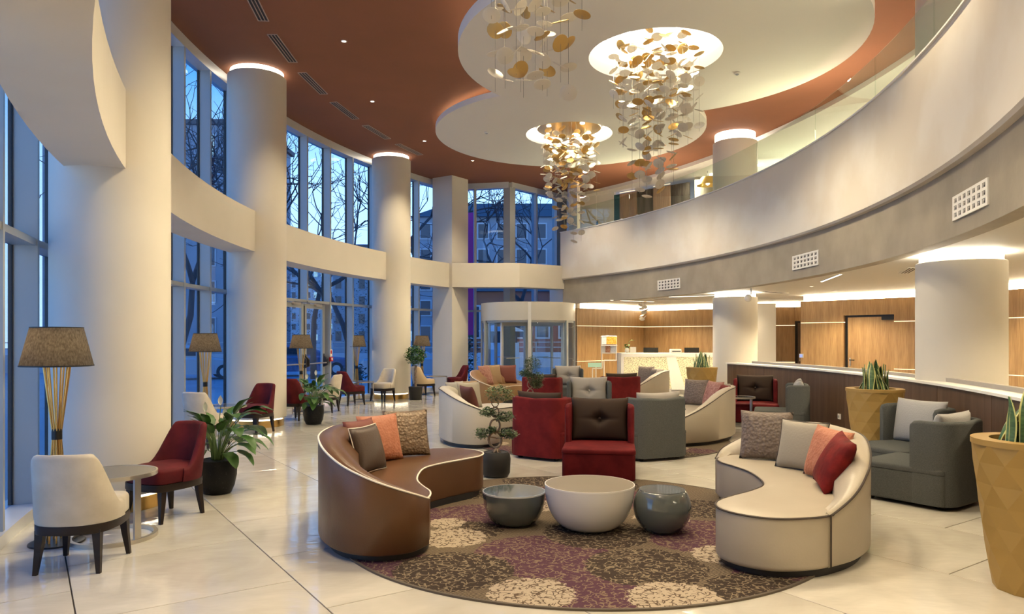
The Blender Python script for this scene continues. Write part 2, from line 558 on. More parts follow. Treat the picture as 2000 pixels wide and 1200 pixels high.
# ================================================================ window wall along the arc
FIN0, PITCH = -22.6, 3.35
fins = [FIN0 + PITCH * k for k in range(-3, 18)]
fins = [a for a in fins if a < 35.5]


def seg_box(m, a, b, dz0, dz1, half, mi=0):
    d = Vector((b[0] - a[0], b[1] - a[1])); n = Vector((-d.y, d.x)).normalized() * half
    m.prism([(a[0] - n.x, a[1] - n.y), (b[0] - n.x, b[1] - n.y), (b[0] + n.x, b[1] + n.y), (a[0] + n.x, a[1] + n.y)], dz0, dz1, mi)
    return m


ZT = 2.40
bays = [(-33, -19.3), (-19.25, 2.2), (2.2, 22.0), (22.0, 35.5)]
door_a = (10.9, 17.6)
for w, (a0, a1) in enumerate(bays):
    win = sempty('window_%d' % (w + 1))
    fa = [a for a in fins if a0 - 0.1 <= a < a1 - 0.1]
    edges = [a for a in fins if a0 - PITCH * 1.02 < a < a1 + 0.01]
    for a in fa:
        m = MB(); p, q = gp(a, 17.15), gp(a, 17.36)
        isdoor = abs(a - 14.25) < 0.1
        seg_box(m, p, q, ZT if isdoor else 0.1, 6.15, 0.028)
        m.build('mullion', ALU, win, flat=True)
        m = MB(); p, q = gp(a, 17.335), gp(a, 17.37)
        seg_box(m, p, q, ZT if isdoor else 0.1, 6.15, 0.045)
        m.build('gasket', BLACK, win, flat=True)
    for a in fa:
        b = a + PITCH
        p, q = gp(a, 17.35), gp(b, 17.35)
        mid = (a + b) / 2
        seg_box(MB(), p, q, ZT + 0.03, 6.14, 0.008).build('glass_pane', GLASSB, win, flat=True)
        MB().sector(gp, a + 0.09, b - 0.09, 17.16, 17.36, ZT - 0.03, ZT + 0.03, 1).build('transom', ALU, win, flat=True)
        if not (door_a[0] - 0.1 < a < door_a[1] - 0.1):
            seg_box(MB(), p, q, 0.1, ZT - 0.03, 0.008).build('glass_pane', GLASSB, win, flat=True)
struct(MB().sector(gp, -33, 36, 17.14, 17.42, 6.13, ZC, 40).build('trim_1', ALUL, ang=20))
struct(MB().sector(gp, -33, 10.7, 17.13, 17.45, 0, 0.10, 40).build('trim_2', ALUL, ang=20))
struct(MB().sector(gp, 17.8, 36, 17.13, 17.45, 0, 0.10, 20).build('trim_3', ALUL, ang=20))

# double glass door in the second bay
am = sum(door_a) / 2
pL, pR = Vector(gp(door_a[0] + 0.1, 17.3)), Vector(gp(door_a[1] - 0.1, 17.3))
dr = sempty('door_1')
dr.location = (*((pL + pR) / 2), 0); dv = pR - pL; dr.rotation_euler = (0, 0, atan2(dv.y, dv.x)); wd = dv.length
# local x along the door from the camera's left to right, -y towards the room
for sgn in (-1, 1):
    x0, x1 = (-wd / 2 + 0.04, -0.012) if sgn < 0 else (0.012, wd / 2 - 0.04)
    m = MB(); wz = ZT - 0.06
    for xx in (x0 + 0.05, x1 - 0.05): m.box((xx, 0, wz / 2 + 0.01), (0.10, 0.06, wz))
    m.box(((x0 + x1) / 2, 0, 0.08), (x1 - x0, 0.058, 0.14)); m.box(((x0 + x1) / 2, 0, wz - 0.04), (x1 - x0, 0.058, 0.10))
    leaf = m.build('door_leaf', ALU, dr, flat=True)
    MB().box(((x0 + x1) / 2, 0, wz / 2), (x1 - x0 - 0.18, 0.012, wz - 0.2)).build('glass_pane', GLASSB, leaf, flat=True)
    b = MB(); b.tube([(x0 + 0.06, -0.11, 0.98), (x1 - 0.06, -0.11, 0.98)], 0.016, 8)
    b.build('panic_bar', CHROME, leaf)
    b = MB()
    for xx in (x0 + 0.05, x1 - 0.05):
        b.loft([rr for rr in ([(xx + p[0], -0.03, 1.0 + p[1]) for p in rrect(-0.035, 0.035, -0.12, 0.2, 0.03, 3)], [(xx + p[0] * 0.7, -0.13, 0.98 + p[1] * 0.5) for p in rrect(-0.035, 0.035, -0.12, 0.2, 0.03, 3)])])
    b.build('panic_latch', BLACK, leaf)
    MB().box(((x0 + x1) / 2 + 0.1, -0.06, wz - 0.01), (0.28, 0.06, 0.06)).build('door_closer', CHROME, leaf, flat=True)
MB().box((0, -0.035, 1.35), (0.03, 0.012, 1.9)).build('lock_bar', BLACK, dr, flat=True)

# back window wall with its kink
PA, PK, PE = Vector(gp(36, 17.35)), Vector((-0.08, 21.8)), Vector((1.79, 23.9))
w5 = sempty('window_5')
pts = [(-1.14, 22.02)]
for p, wv in (((-1.14, 22.02), 0.03),):
    MB().box((p[0], p[1], 3.1), (0.07, 0.2, 6.1), 0.2).build('mullion', ALU, w5, flat=True)
MB().prism([(-0.26, 21.80), (-0.06, 21.68), (0.10, 21.80), (0.0, 22.0), (-0.2, 21.98)], 0.0, 6.15).build('corner_post', ALU, w5, flat=True)
for a, b, z0 in ((PA, Vector((-1.14, 22.02)), 0.1), (Vector((-1.14, 22.02)), PK, 0.1)):
    seg_box(MB(), a, b, ZT + 0.03, 6.14, 0.008).build('glass_pane', GLASSB, w5, flat=True)
    seg_box(MB(), a, b, z0, ZT - 0.03, 0.008).build('glass_pane', GLASSB, w5, flat=True)
    seg_box(MB(), a, b, ZT - 0.03, ZT + 0.03, 0.08).build('transom', ALU, w5, flat=True)
seg_box(MB(), PA, PK, 6.13, ZC, 0.12).build('head', ALUL, w5, flat=True)
seg_box(MB(), PA, PK, 0, 0.1, 0.12).build('sill', ALUL, w5, flat=True)
w6 = sempty('window_6')
dd = (PE - PK).normalized()
ang6 = atan2(dd.y, dd.x)
m1, m2 = Vector((0.713, 22.69)), Vector((1.42, 23.48))
for p, wdt in ((m1, 0.07), (m2, 0.10)):
    MB().box((p.x, p.y, (2.6 + 6.15) / 2), (wdt, 0.2, 6.15 - 2.6), ang6).build('mullion', ALU, w6, flat=True)
for a, b in ((PK, m1), (m1, m2)):
    seg_box(MB(), a, b, 2.62, 6.14, 0.008).build('glass_pane', GLASSB, w6, flat=True)
seg_box(MB(), PK, PE, 2.56, 2.64, 0.08).build('transom', ALU, w6, flat=True)
seg_box(MB(), PK, PE, 6.13, ZC, 0.12).build('head', ALUL, w6, flat=True)
seg_box(MB(), m2, PE, 2.6, 6.15, 0.05).build('side_panel', ALU, w6, flat=True)

# ================================================================ balcony
PT = 4.75
par = MB()
prof = [(16.80, 3.36), (16.83, 3.33), (17.0, 3.32), (17.0, PT), (16.80, PT)]
rings = []
for j in range(73):
    a = -34 + 71.6 * j / 72
    rings.append([(*bp_(a, r), z) for r, z in prof])
par.loft(rings)
pj = bp_(-34, 16.8); par.prism([pj, (pj[0], -4), (pj[0] + 0.2, -4), bp_(-34, 17.0)], 3.32, PT)
struct(par.build('balcony_parapet', PARAP, ang=25))
struct(MB().sector(bp_, -34, 37.6, 16.775, 17.02, PT, PT + 0.022, 72).build('trim_4', CREAMW, ang=25))
bd = MB().sector(bp_, -34, 37.6, 16.9, 17.1, SOF - 0.015, 3.33, 72)
pj = bp_(-34, 16.9); bd.prism([pj, (pj[0], -4), (pj[0] + 0.2, -4), bp_(-34, 17.1)], SOF - 0.015, 3.33)
struct(bd.build('balcony_band', BAND, ang=25))
sl = MB().sector(bp_, -34, 40, 17.0, 24.5, SOF, 3.5, 48)
sl.prism([(pj[0] + 0.1, -4), (11, -4), (11, 2), bp_(-34, 17.05)], SOF, 3.5)
struct(sl.build('ceiling', CREAMW, ang=25))

# balustrade of separate glass panels standing in the parapet
bal = thing('glass_balustrade', 'curved clear glass balustrade standing on the white balcony parapet', 'balustrade', (0, 0, 0))
ga = [-33.5, -26.0, -18.8, -11.6, -5.3, 1.8, 9.4, 18.2, 27.5, 36.8]
for a, b in zip(ga[:-1], ga[1:]):
    MB().sector(bp_, a + 0.02, b - 0.02, 16.90, 16.915, PT + 0.022, 5.42, 8).build('glass_panel', GLASSG, bal, ang=25)
    for aa in (a + 1.2, b - 1.2):
        p = bp_(aa, 16.907)
        MB().box((p[0], p[1], PT + 0.045), (0.05, 0.06, 0.05), radians(aa)).build('clamp', CHROME, bal, flat=True)

# three square-holed air grilles on the grey band
for (a, lab) in ((21.6, 'farthest white air grille of the grey balcony band, above the reception column'), (2.93, 'middle white air grille on the grey balcony band'), (-15.26, 'nearest white air grille on the grey balcony band, at far right')):
    p = bp_(a, 16.9)
    t = thing('wall_vent', lab, 'vent', (p[0], p[1], 2.89), radians(a) + pi / 2, 'grilles on the balcony band')
    wv, hv = 0.95, 0.25
    MB().box((0, 0.0, 0), (wv, 0.012, hv)).build('backing', mat('vent_dark', (0.04, 0.035, 0.03), 0.7), t, flat=True)
    m = MB()
    for i in range(8): m.box((-wv / 2 + 0.02 + i * (wv - 0.04) / 7, 0.012, 0), (0.055, 0.02, hv))
    for k in range(4): m.box((0, 0.013, -hv / 2 + 0.015 + k * (hv - 0.03) / 3), (wv, 0.02, 0.028))
    m.build('frame', CREAMW, t, flat=True)
    for i in range(7):
        for k in range(3):
            o = MB().box((-wv / 2 + 0.02 + (i + 0.5) * (wv - 0.04) / 7 + 0.012, 0.016, -hv / 2 + 0.015 + (k + 0.5) * (hv - 0.03) / 3 + 0.012), (0.018, 0.008, 0.014)).build('nozzle', CREAMW, t, flat=True)

# ================================================================ walls of the hall under the balcony
def wood_wall(name, p, q, gaps=(), ztop=2.47, led=True, thick=0.12):
    """oak wall in three stacked panels with warm light lines between; gaps = (s0, s1, z) left open for doors"""
    w = sempty(name); P = Vector(p); Q = Vector(q); L = (Q - P).length; d = (Q - P) / L; n = Vector((-d.y, d.x))
    w.location = (p[0], p[1], 0); w.rotation_euler = (0, 0, atan2(d.y, d.x))
    cuts = [0.0]
    for a, b, z in gaps: cuts += [a, b]
    cuts.append(L)
    for i in range(0, len(cuts), 2):
        a, b = cuts[i], cuts[i + 1]
        if b - a < 0.02: continue
        for z0, z1 in ((0.0, 0.862), (0.878, 1.932), (1.948, ztop)):
            MB().box(((a + b) / 2, thick / 2, (z0 + z1) / 2), (b - a - 0.004, thick, z1 - z0)).build('wall_panel', OAK, w, flat=True)
        for z in (0.870, 1.940):
            MB().box(((a + b) / 2, 0.012, z), (b - a, 0.016, 0.014)).build('light_line', glow('line_led', (1.0, 0.80, 0.48), 2.2), w, flat=True)
    for a, b, z in gaps:
        MB().box(((a + b) / 2, thick / 2, (z + ztop) / 2), (b - a, thick, ztop - z)).build('wall_panel', OAK, w, flat=True)
    if led:
        MB().box((L / 2, thick + 0.05, (ztop + SOF) / 2 - 0.005), (L, 0.03, SOF - ztop - 0.01)).build('cove_light', glow('cove_led', (1.0, 0.84, 0.56), 28), w, flat=True)
    return w


wood_wall('wall_reception_left', (1.95, 21.45), (4.43, 23.756))
wood_wall('wall_reception', (4.37, 23.7), (7.5, 20.95))
wc = wood_wall('wall_back_right', (7.5, 20.95), (9.3, 20.3), gaps=((0.72, 1.75, 2.06),))
wd_ = wood_wall('wall_right', (7.15, 17.75), (8.85, 15.75), gaps=((1.06, 2.19, 2.1),))
wood_wall('wall_right', (8.85, 15.75), (9.35, 13.2))
wood_wall('wall_right', (9.35, 13.2), (9.65, 8.0))
wood_wall('wall_right', (9.65, 8.0), (9.65, -4.0))
struct(MB().prism([(7.15, 17.77), (7.3, 17.7), (9.0, 20.2), (8.9, 20.4)], 0, 2.47).build('wall_return', OAK, flat=True))
for par_, x0, x1, z, nm in ((wc, 0.72, 1.75, 2.06, 'door_2'), (wd_, 1.06, 2.19, 2.1, 'door_3')):
    t = struct(MB().box(((x0 + x1) / 2, 0.11, z / 2), (x1 - x0, 0.05, z)).build(nm, DARKM, flat=True)); t.parent = par_
    xl = x0 + 0.07
    MB().box(((xl + x1) / 2, 0.075, z / 2 - 0.02), (x1 - xl - 0.01, 0.04, z - 0.06)).build('door_leaf', OAK if nm == 'door_3' else WALN, t, flat=True)
    MB().tube([(xl + 0.06, 0.03, 1.05), (xl + 0.06, 0.0, 1.05), (xl + 0.18, 0.0, 1.05)], 0.011, 8).build('door_handle', DARKM, t)
    MB().box((xl + 0.06, 0.05, 1.0), (0.035, 0.012, 0.2)).build('handle_plate', CHROME, t, flat=True)
    MB().box((x1 - 0.14, 0.03, z - 0.08), (0.26, 0.06, 0.08)).build('door_closer', DARKM, t, flat=True)
struct(MB().box((6.62, 18.85, 1.235), (0.50, 0.5, 2.47), -0.12).build('pillar', CREAMW, flat=True))
struct(MB().prism([(1.72, 21.75), (1.95, 21.45), (2.05, 21.6), (1.95, 24.0), (1.82, 24.0)], 0, ZC).build('wall_north', WHITE, flat=True))

# low curved walnut wall dividing lobby and hall
lw = sempty('wall_low')
for k in range(10):
    a0 = 14.6 - k * 4.9; a1 = a0 - 4.9
    MB().sector(bp_, a1 + 0.012, a0 - 0.012, 17.12, 17.38, 0.06, 1.0, 6).build('wall_panel', WALN, lw, ang=20)
MB().sector(bp_, -34.4, 14.6, 17.14, 17.36, 0, 0.06, 40).build('skirting', CHROME, lw, ang=20)
MB().sector(bp_, -34.4, 14.65, 17.09, 17.40, 1.0, 1.028, 48).build('ledge', CREAMW, lw, ang=20)
MB().sector(bp_, -34.4, 12.5, 17.33, 17.40, 1.028, 1.075, 40).build('ledge_rail', mat('ledge_grey', (0.42, 0.38, 0.33), 0.5), lw, ang=20)
p = bp_(0.4, 17.115)
t = thing('wall_socket', 'small white power socket low on the dark walnut wall', 'socket', (p[0], p[1], 0.30), radians(0.4) + pi / 2)
MB().box((0, 0.005, 0), (0.085, 0.014, 0.085)).build('plate', CREAMW, t, flat=True)
o = MB().lathe([(0.022, 0.0), (0.022, 0.004)], 16, (0, 0, 0)).build('outlet', ALU, t)
o.rotation_euler = (-pi / 2, 0, 0); o.location = (0, 0.013, 0)

# closing walls out of view and the mezzanine's own walls
struct(MB().box((-2.7, -0.7, 3.15), (0.2, 6.7, 6.3)).build('wall_left', WHITE, flat=True))
struct(MB().box((4.0, -4.1, 3.15), (14, 0.2, 6.4)).build('wall_south', WHITE, flat=True))
struct(MB().prism([(10.4, -4), (10.6, -4), (10.6, 22), (10.4, 22)], 0, 6.4).build('wall_east', CREAMW, flat=True))
mz = sempty('wall_mezzanine')
A, B = Vector((2.15, 23.8)), Vector((5.25, 20.6)); Lm = (B - A).length
mz.location = (A.x, A.y, 0); mz.rotation_euler = (0, 0, atan2(B.y - A.y, B.x - A.x))
MWHITE = CREAMW; MTEAL = mat('teal_glass_panel', (0.03, 0.10, 0.12), 0.2); MBLK = wood('smoked_panel', (0.035, 0.028, 0.024), (0.14, 0.12, 0.10), 0.25, (14, 14, 1.2))
MBEI = wood('pale_oak_panel', (0.42, 0.28, 0.19), (0.36, 0.22, 0.14), 0.5)


def s_of(px):            # where a direction from the lobby meets this wall, as a distance along it
    k = (px - 1000) / 1400.0
    d = (B - A) / Lm
    return (k * A.y - A.x) / (d.x - k * d.y)


for x0, x1, mm, z1 in ((1100, 1164, MWHITE, 6.2), (1164, 1168, MTEAL, 5.35), (1168, 1199, MWHITE, 6.2), (1199, 1210, MTEAL, 6.1), (1210, 1242.5, MBEI, 6.1), (1243, 1275, MBLK, 6.1), (1275.5, 1308, MBEI, 6.1), (1308.5, 1343, MBLK, 6.1)):
    a, b = s_of(x0), s_of(x1)
    MB().box(((a + b) / 2, 0.06 if mm is not MBLK else 0.09, (3.5 + z1) / 2), (b - a, 0.10, z1 - 3.5)).build('wall_panel', mm, mz, flat=True)
    if mm is MBEI:
        MB().box(((a + b) / 2, 0.02, 6.14), (b - a, 0.03, 0.02)).build('panel_light', glow('panel_led', (1, 0.75, 0.5), 1.5), mz, flat=True)
a = s_of(1166); MB().box((a, 0.08, 5.8), (0.3, 0.1, 0.85)).build('wall_panel', MWHITE, mz, flat=True)
struct(MB().prism([(5.25, 20.6), (5.4, 20.55), (6.2, 21.7), (9.5, 21.0), (9.5, 21.2), (6.1, 21.9)], 3.5, 6.2).build('wall_mezzanine', mat('warm_grey_paint', (0.42, 0.37, 0.30), 0.6), flat=True))
struct(MB().box((6.1, 19.6, 6.17), (1.6, 0.06, 0.05), -0.85).build('ceiling_light', LEDW, flat=True))

# ================================================================ rug
def rug_mat(name, disks, base1, base2, gain=1.0):
    m = bpy.data.materials.new(name); m.use_nodes = True
    n = m.node_tree.nodes; l = m.node_tree.links; b = n['Principled BSDF']
    b.inputs['Roughness'].default_value = 0.95; b.inputs['Specular IOR Level'].default_value = 0.1
    t = n.new('ShaderNodeTexCoord')

    def math_(op, a, c=None, v=None):
        q = n.new('ShaderNodeMath'); q.operation = op
        l.new(a, q.inputs[0])
        if c is not None: l.new(c, q.inputs[1])
        if v is not None: q.inputs[1].default_value = v
        return q.outputs[0]

    def mixc(fac, a, c):
        q = n.new('ShaderNodeMix'); q.data_type = 'RGBA'
        l.new(fac, q.inputs[0])
        for i, x in ((6, a), (7, c)):
            if isinstance(x, tuple): q.inputs[i].default_value = (*x, 1)
            else: l.new(x, q.inputs[i])
        return q.outputs[2]

    # filigree mask: thin curls from distorted voronoi edges
    wn = n.new('ShaderNodeTexNoise'); wn.inputs['Scale'].default_value = 9
    l.new(t.outputs['Object'], wn.inputs[0])
    vm = n.new('ShaderNodeVectorMath'); vm.operation = 'SCALE'; vm.inputs[3].default_value = 0.12
    l.new(wn.outputs['Color'], vm.inputs[0])
    va = n.new('ShaderNodeVectorMath'); va.operation = 'ADD'
    l.new(t.outputs['Object'], va.inputs[0]); l.new(vm.outputs[0], va.inputs[1])
    vo = n.new('ShaderNodeTexVoronoi'); vo.feature = 'DISTANCE_TO_EDGE'; vo.inputs['Scale'].default_value = 23
    l.new(va.outputs[0], vo.inputs[0])
    curl = math_('LESS_THAN', vo.outputs['Distance'], v=0.085)
    brk = n.new('ShaderNodeTexNoise'); brk.inputs['Scale'].default_value = 22
    l.new(t.outputs['Object'], brk.inputs[0])
    curl = math_('MULTIPLY', curl, math_('GREATER_THAN', brk.outputs[0], v=0.46))
    # striped ground
    wv = n.new('ShaderNodeTexWave'); wv.inputs['Scale'].default_value = 17; wv.inputs['Distortion'].default_value = 5; wv.inputs['Detail'].default_value = 3
    mp = n.new('ShaderNodeMapping'); mp.inputs['Rotation'].default_value = (0, 0, 0.9); l.new(t.outputs['Object'], mp.inputs[0]); l.new(mp.outputs[0], wv.inputs[0])
    col = mixc(wv.outputs[0], base1, base2)
    sep = n.new('ShaderNodeSeparateXYZ'); l.new(t.outputs['Object'], sep.inputs[0])
    fr = n.new('ShaderNodeTexNoise'); fr.inputs['Scale'].default_value = 26; l.new(t.outputs['Object'], fr.inputs[0])
    edge = math_('MULTIPLY', math_('SUBTRACT', fr.outputs[0], v=0.5), v=0.10)
    for cx, cy, r, c1, c2 in disks:
        dx = math_('SUBTRACT', sep.outputs[0], v=cx); dy = math_('SUBTRACT', sep.outputs[1], v=cy)
        d = math_('SQRT', math_('ADD', math_('MULTIPLY', dx, dx), math_('MULTIPLY', dy, dy)))
        ins = math_('LESS_THAN', math_('ADD', d, edge), v=r)
        col = mixc(ins, col, mixc(curl, c1, c2))
    hv = n.new('ShaderNodeTexNoise'); hv.inputs['Scale'].default_value = 140; l.new(t.outputs['Object'], hv.inputs[0])
    mr = n.new('ShaderNodeMapRange'); mr.inputs[3].default_value = 0.72 * gain; mr.inputs[4].default_value = 1.25 * gain; l.new(hv.outputs[0], mr.inputs[0])
    mu = n.new('ShaderNodeVectorMath'); mu.operation = 'SCALE'; l.new(col, mu.inputs[0]); l.new(mr.outputs[0], mu.inputs[3])
    l.new(mu.outputs[0], b.inputs['Base Color'])
    bu = n.new('ShaderNodeBump'); bu.inputs['Strength'].default_value = 0.4; bu.inputs['Distance'].default_value = 0.004
    l.new(hv.outputs[0], bu.inputs['Height']); l.new(bu.outputs[0], b.inputs['Normal'])
    return m


CRM = ((0.38, 0.31, 0.235), (0.10, 0.07, 0.05)); DRK = ((0.042, 0.030, 0.024), (0.20, 0.155, 0.105)); PUR = ((0.080, 0.036, 0.054), (0.185, 0.13, 0.09))
RC = (0.56, 6.04)
dk = [(-.27, 6.2, .46, *PUR), (1.5, 5.6, .48, *PUR), (.22, 5.10, .50, *PUR), (.60, 4.30, .42, *PUR), (-.95, 4.9, .40, *PUR), (0.3, 7.0, .45, *PUR), (1.3, 6.8, .42, *PUR), (-.9, 6.3, .3, *PUR), (1.75, 4.75, .3, *PUR),
      (.67, 5.66, .42, *DRK), (-.39, 4.76, .40, *DRK), (.906, 4.84, .41, *DRK), (1.53, 4.36, .34, *DRK), (-.6, 7.2, .4, *DRK), (.9, 7.5, .42, *DRK), (-.35, 5.75, .28, *DRK), (1.7, 6.5, .35, *DRK), (0.2, 7.75, .3, *DRK),
      (-.468, 5.55, .27, *CRM), (.117, 4.33, .27, *CRM), (.963, 4.25, .28, *CRM), (1.5, 5.1, .22, *CRM), (1.28, 6.15, .24, *CRM), (0.25, 6.6, .22, *CRM), (-.55, 5.98, .16, *CRM), (-1.0, 5.5, .2, *CRM)]
RUGM = rug_mat('medallion_carpet', [(a - RC[0], b - RC[1], r, c, d) for a, b, r, c, d in dk], (0.20, 0.155, 0.105), (0.060, 0.044, 0.034))
RUGE = mat('rug_binding', (0.10, 0.08, 0.06), 0.9)


def rug(name, label, c, r):
    t = thing(name, label, 'rug', (c[0], c[1], 0))
    MB().lathe([(r - 0.02, 0.0), (r - 0.02, 0.011)], 128).build('pile', RUGM, t)
    MB().ring(r - 0.02, r, 0.0, 0.013, 128).build('binding', RUGE, t)


rug('round_rug', 'large round purple and taupe medallion rug under the three bowl tables', RC, 1.975)
rug('round_rug', 'second round patterned rug, mostly hidden behind the red armchair with the brown cushion', (1.32, 11.05), 1.975)

# ================================================================ pillows
def pillow_mesh(w, h, t, n=14, tuft=0, pinch=0.06, button=False):
    m = MB()
    for sg in (1, -1):
        vs = []; fs = []
        for i in range(n + 1):
            for j in range(n + 1):
                a = -1 + 2 * i / n; b = -1 + 2 * j / n
                ex = 1 - pinch * (1 - b * b) * 1.0; ez = 1 - pinch * (1 - a * a) * 1.0
                k = max(0, (1 - a * a) * (1 - b * b)) ** 0.38
                y = t / 2 * k
                if tuft:
                    rr = a * a + b * b
                    y -= tuft * exp(-rr / 0.05) + tuft * 0.35 * (exp(-(a * a) / 0.004) * exp(-b * b / 0.25) + exp(-(b * b) / 0.004) * exp(-a * a / 0.25)) * (1 if sg < 0 else 0)
                vs.append((a * ex * w / 2, sg * max(y, 0.0), b * ez * h / 2 + h / 2)); 
        for i in range(n):
            for j in range(n):
                p = i * (n + 1) + j
                q = (p, p + 1, p + n + 2, p + n + 1)
                fs.append(q if sg > 0 else q[::-1])
        m.add(vs, fs)
    return m


def weld(o):
    b = bmesh.new(); b.from_mesh(o.data); bmesh.ops.remove_doubles(b, verts=b.verts, dist=0.0005); bmesh.ops.recalc_face_normals(b, faces=b.faces); b.to_mesh(o.data); b.free()
    o.data.polygons.foreach_set('use_smooth', [True] * len(o.data.polygons))
    return o


PMESH = {}


def pillow(label, loc, dirn, m, lean=0.25, w=0.45, h=0.43, t=0.15, roll=0.0, piping=None, group=None):
    """scatter cushion: loc = middle of its lower edge, dirn = way its front faces"""
    key = (w, h, t, m.name)
    if key not in PMESH:
        o = weld(pillow_mesh(w, h, t).build('throw_pillow', m, ang=180)); PMESH[key] = o.data
    else:
        o = bpy.data.objects.new('throw_pillow', PMESH[key]); COL.objects.link(o)
    o.matrix_world = Matrix.Translation(loc) @ Matrix.Rotation(face(*dirn), 4, 'Z') @ Matrix.Rotation(-lean, 4, 'X') @ Matrix.Rotation(roll, 4, 'Y')
    tag(o, label, 'pillow', group)
    if piping:
        pts = []
        for i in range(48):
            s = i / 12; k = int(s); f = (s - k) * 2 - 1
            a, b = ((f, -1), (1, f), (-f, 1), (-1, -f))[k]
            pts.append((a * (1 - .06 * (1 - b * b)) * w / 2, 0, b * (1 - .06 * (1 - a * a)) * h / 2 + h / 2))
        MB().tube(pts, 0.005, 6, True).build('piping', piping, o)
    return o


PL = dict(
    taupe=mat('taupe_textured_velvet', (0.135, 0.100, 0.080), 0.6, sheen=0.15, bump=(38, 0.9), noise='voronoi', var=(30, (0.19, 0.148, 0.12))),
    bronze=mat('bronze_scaled_fabric', (0.17, 0.118, 0.075), 0.42, 0.25, bump=(42, 1.0), noise='voronoi', var=(22, (0.28, 0.205, 0.135))),
    sand=mat('sand_linen', (0.31, 0.275, 0.22), 0.75, sheen=0.1, bump=(60, 0.2)),
    salmon=mat('salmon_velvet', (0.40, 0.140, 0.072), 0.65, sheen=0.1, bump=(45, 0.5), noise='voronoi', var=(14, (0.47, 0.19, 0.11))),
    red=mat('crimson_velvet_pillow', (0.095, 0.004, 0.004), 0.7, spec=0.2, sheen=0.08, var=(9, (0.19, 0.010, 0.008), 0.4, 0.68), bump=(30, 0.3)),
    brown=mat('brown_leatherette_pillow', (0.060, 0.036, 0.024), 0.42, bump=(90, 0.15)),
    rust=mat('rust_velvet', (0.15, 0.035, 0.024), 0.6, sheen=0.15),
    maroon=mat('maroon_velvet', (0.075, 0.014, 0.010), 0.65, sheen=0.1, bump=(25, 0.3)),
    tan=mat('tan_fabric', (0.30, 0.205, 0.115), 0.7, sheen=0.2),
    grey=mat('pale_grey_fabric', (0.30, 0.285, 0.265), 0.8, sheen=0.2, bump=(80, 0.25)),
    mauve=mat('mauve_patterned_fabric', (0.26, 0.10, 0.075), 0.55, sheen=0.2, var=(20, (0.40, 0.21, 0.165)), bump=(40, 0.6), noise='voronoi'),
    dark=mat('dark_taupe_velvet', (0.10, 0.078, 0.066), 0.6, sheen=0.3),
)

# ================================================================ crescent sofas
SO = [(1.40, 4.88), (1.46, 4.72), (1.60, 4.60), (1.75, 4.565), (1.95, 4.60), (2.09, 4.667), (2.27, 4.79), (2.42, 4.94), (2.55, 5.13), (2.68, 5.42), (2.77, 5.75), (2.80, 6.1), (2.77, 6.45), (2.68, 6.75), (2.52, 6.98), (2.30, 7.08), (2.08, 7.02), (1.96, 6.85), (1.94, 6.64), (1.99, 6.45), (2.04, 6.2), (2.03, 5.9), (1.97, 5.62), (1.80, 5.40), (1.6, 5.22), (1.45, 5.06)]
SO = [(x - 2.1, y - 5.9) for x, y in SO]
SB = [(2.06, 4.645), (2.27, 4.78), (2.42, 4.93), (2.56, 5.13), (2.69, 5.42), (2.78, 5.75), (2.81, 6.1), (2.78, 6.45), (2.69, 6.76), (2.525, 6.995), (2.30, 7.095), (2.075, 7.035), (1.955, 6.87)]
SB = [(x - 2.1, y - 5.9) for x, y in SB]
ZS = 0.41


def sofa(label, loc, rz, leather, pip, group=None):
    t = thing('crescent_sofa', label, 'sofa', (*loc, 0), rz, group)
    out = cr(SO, 5)
    MB().rprism(out, 0.055, ZS, 0.035, 0.022, 4, crown=0.018, cin=0.10).build('seat', leather, t, ang=50)
    MB().rprism([(x * 0.93, y * 0.96) for x, y in out], 0.0, 0.07).build('plinth', BLACK, t)
    path = cr(SB, 7, False); N = len(path)
    ss = [0]
    for a, b in zip(path[:-1], path[1:]): ss.append(ss[-1] + hypot(b[0] - a[0], b[1] - a[1]))
    L = ss[-1]; rings = []; top = []
    for i, (x, y) in enumerate(path):
        a = path[max(i - 1, 0)]; b = path[min(i + 1, N - 1)]
        dx, dy = b[0] - a[0], b[1] - a[1]; d = hypot(dx, dy); nx, ny = -dy / d, dx / d
        s = ss[i] / L
        r1 = min(1, s / 0.40); r2 = min(1, (1 - s) / 0.42)
        k = (sin(r1 * pi / 2) ** 1.15) * (sin(r2 * pi / 2) ** 1.1)
        h = ZS + 0.005 + 0.385 * k
        th = 0.055 + 0.13 * min(1, k * 1.25)
        ft = th + 0.02 + 0.10 * k
        sec = [(0.012, 0.06), (-0.006, 0.075), (-0.008, h - 0.03), (0.0, h - 0.010), (0.018, h), (th * 0.45, h + 0.004), (th * 0.75, h - 0.012), (th * 0.95, h - 0.05 * k - 0.012), (ft * 0.95, (h + ZS) / 2), (ft, ZS + 0.006), (ft, ZS - 0.08), (0.05, 0.08)]
        rings.append([(x + nx * o, y + ny * o, z) for o, z in sec])
        top.append((x + nx * -0.006, y + ny * -0.006, h - 0.012))
    MB().loft(rings).build('backrest', leather, t, ang=50)
    MB().tube(top, 0.0075, 6).build('piping', pip, t)
    i0 = [i for i in range(len(out))]
    # seat piping along the front and lobes, not under the backrest
    n5 = 5
    sp = out[16 * n5 + 3:] + out[:5 * n5 + 1]
    MB().tube([(x * 1.004, y * 1.004, ZS - 0.008) for x, y in sp], 0.0075, 6).build('piping', pip, t)
    x, y = SB[0]; MB().tube([(x + 0.005, y - 0.006, 0.07), (x + 0.005, y - 0.006, ZS)], 0.006, 6).build('seam', mat('seam_dark', (0.05, 0.035, 0.025), 0.7), t)
    return t


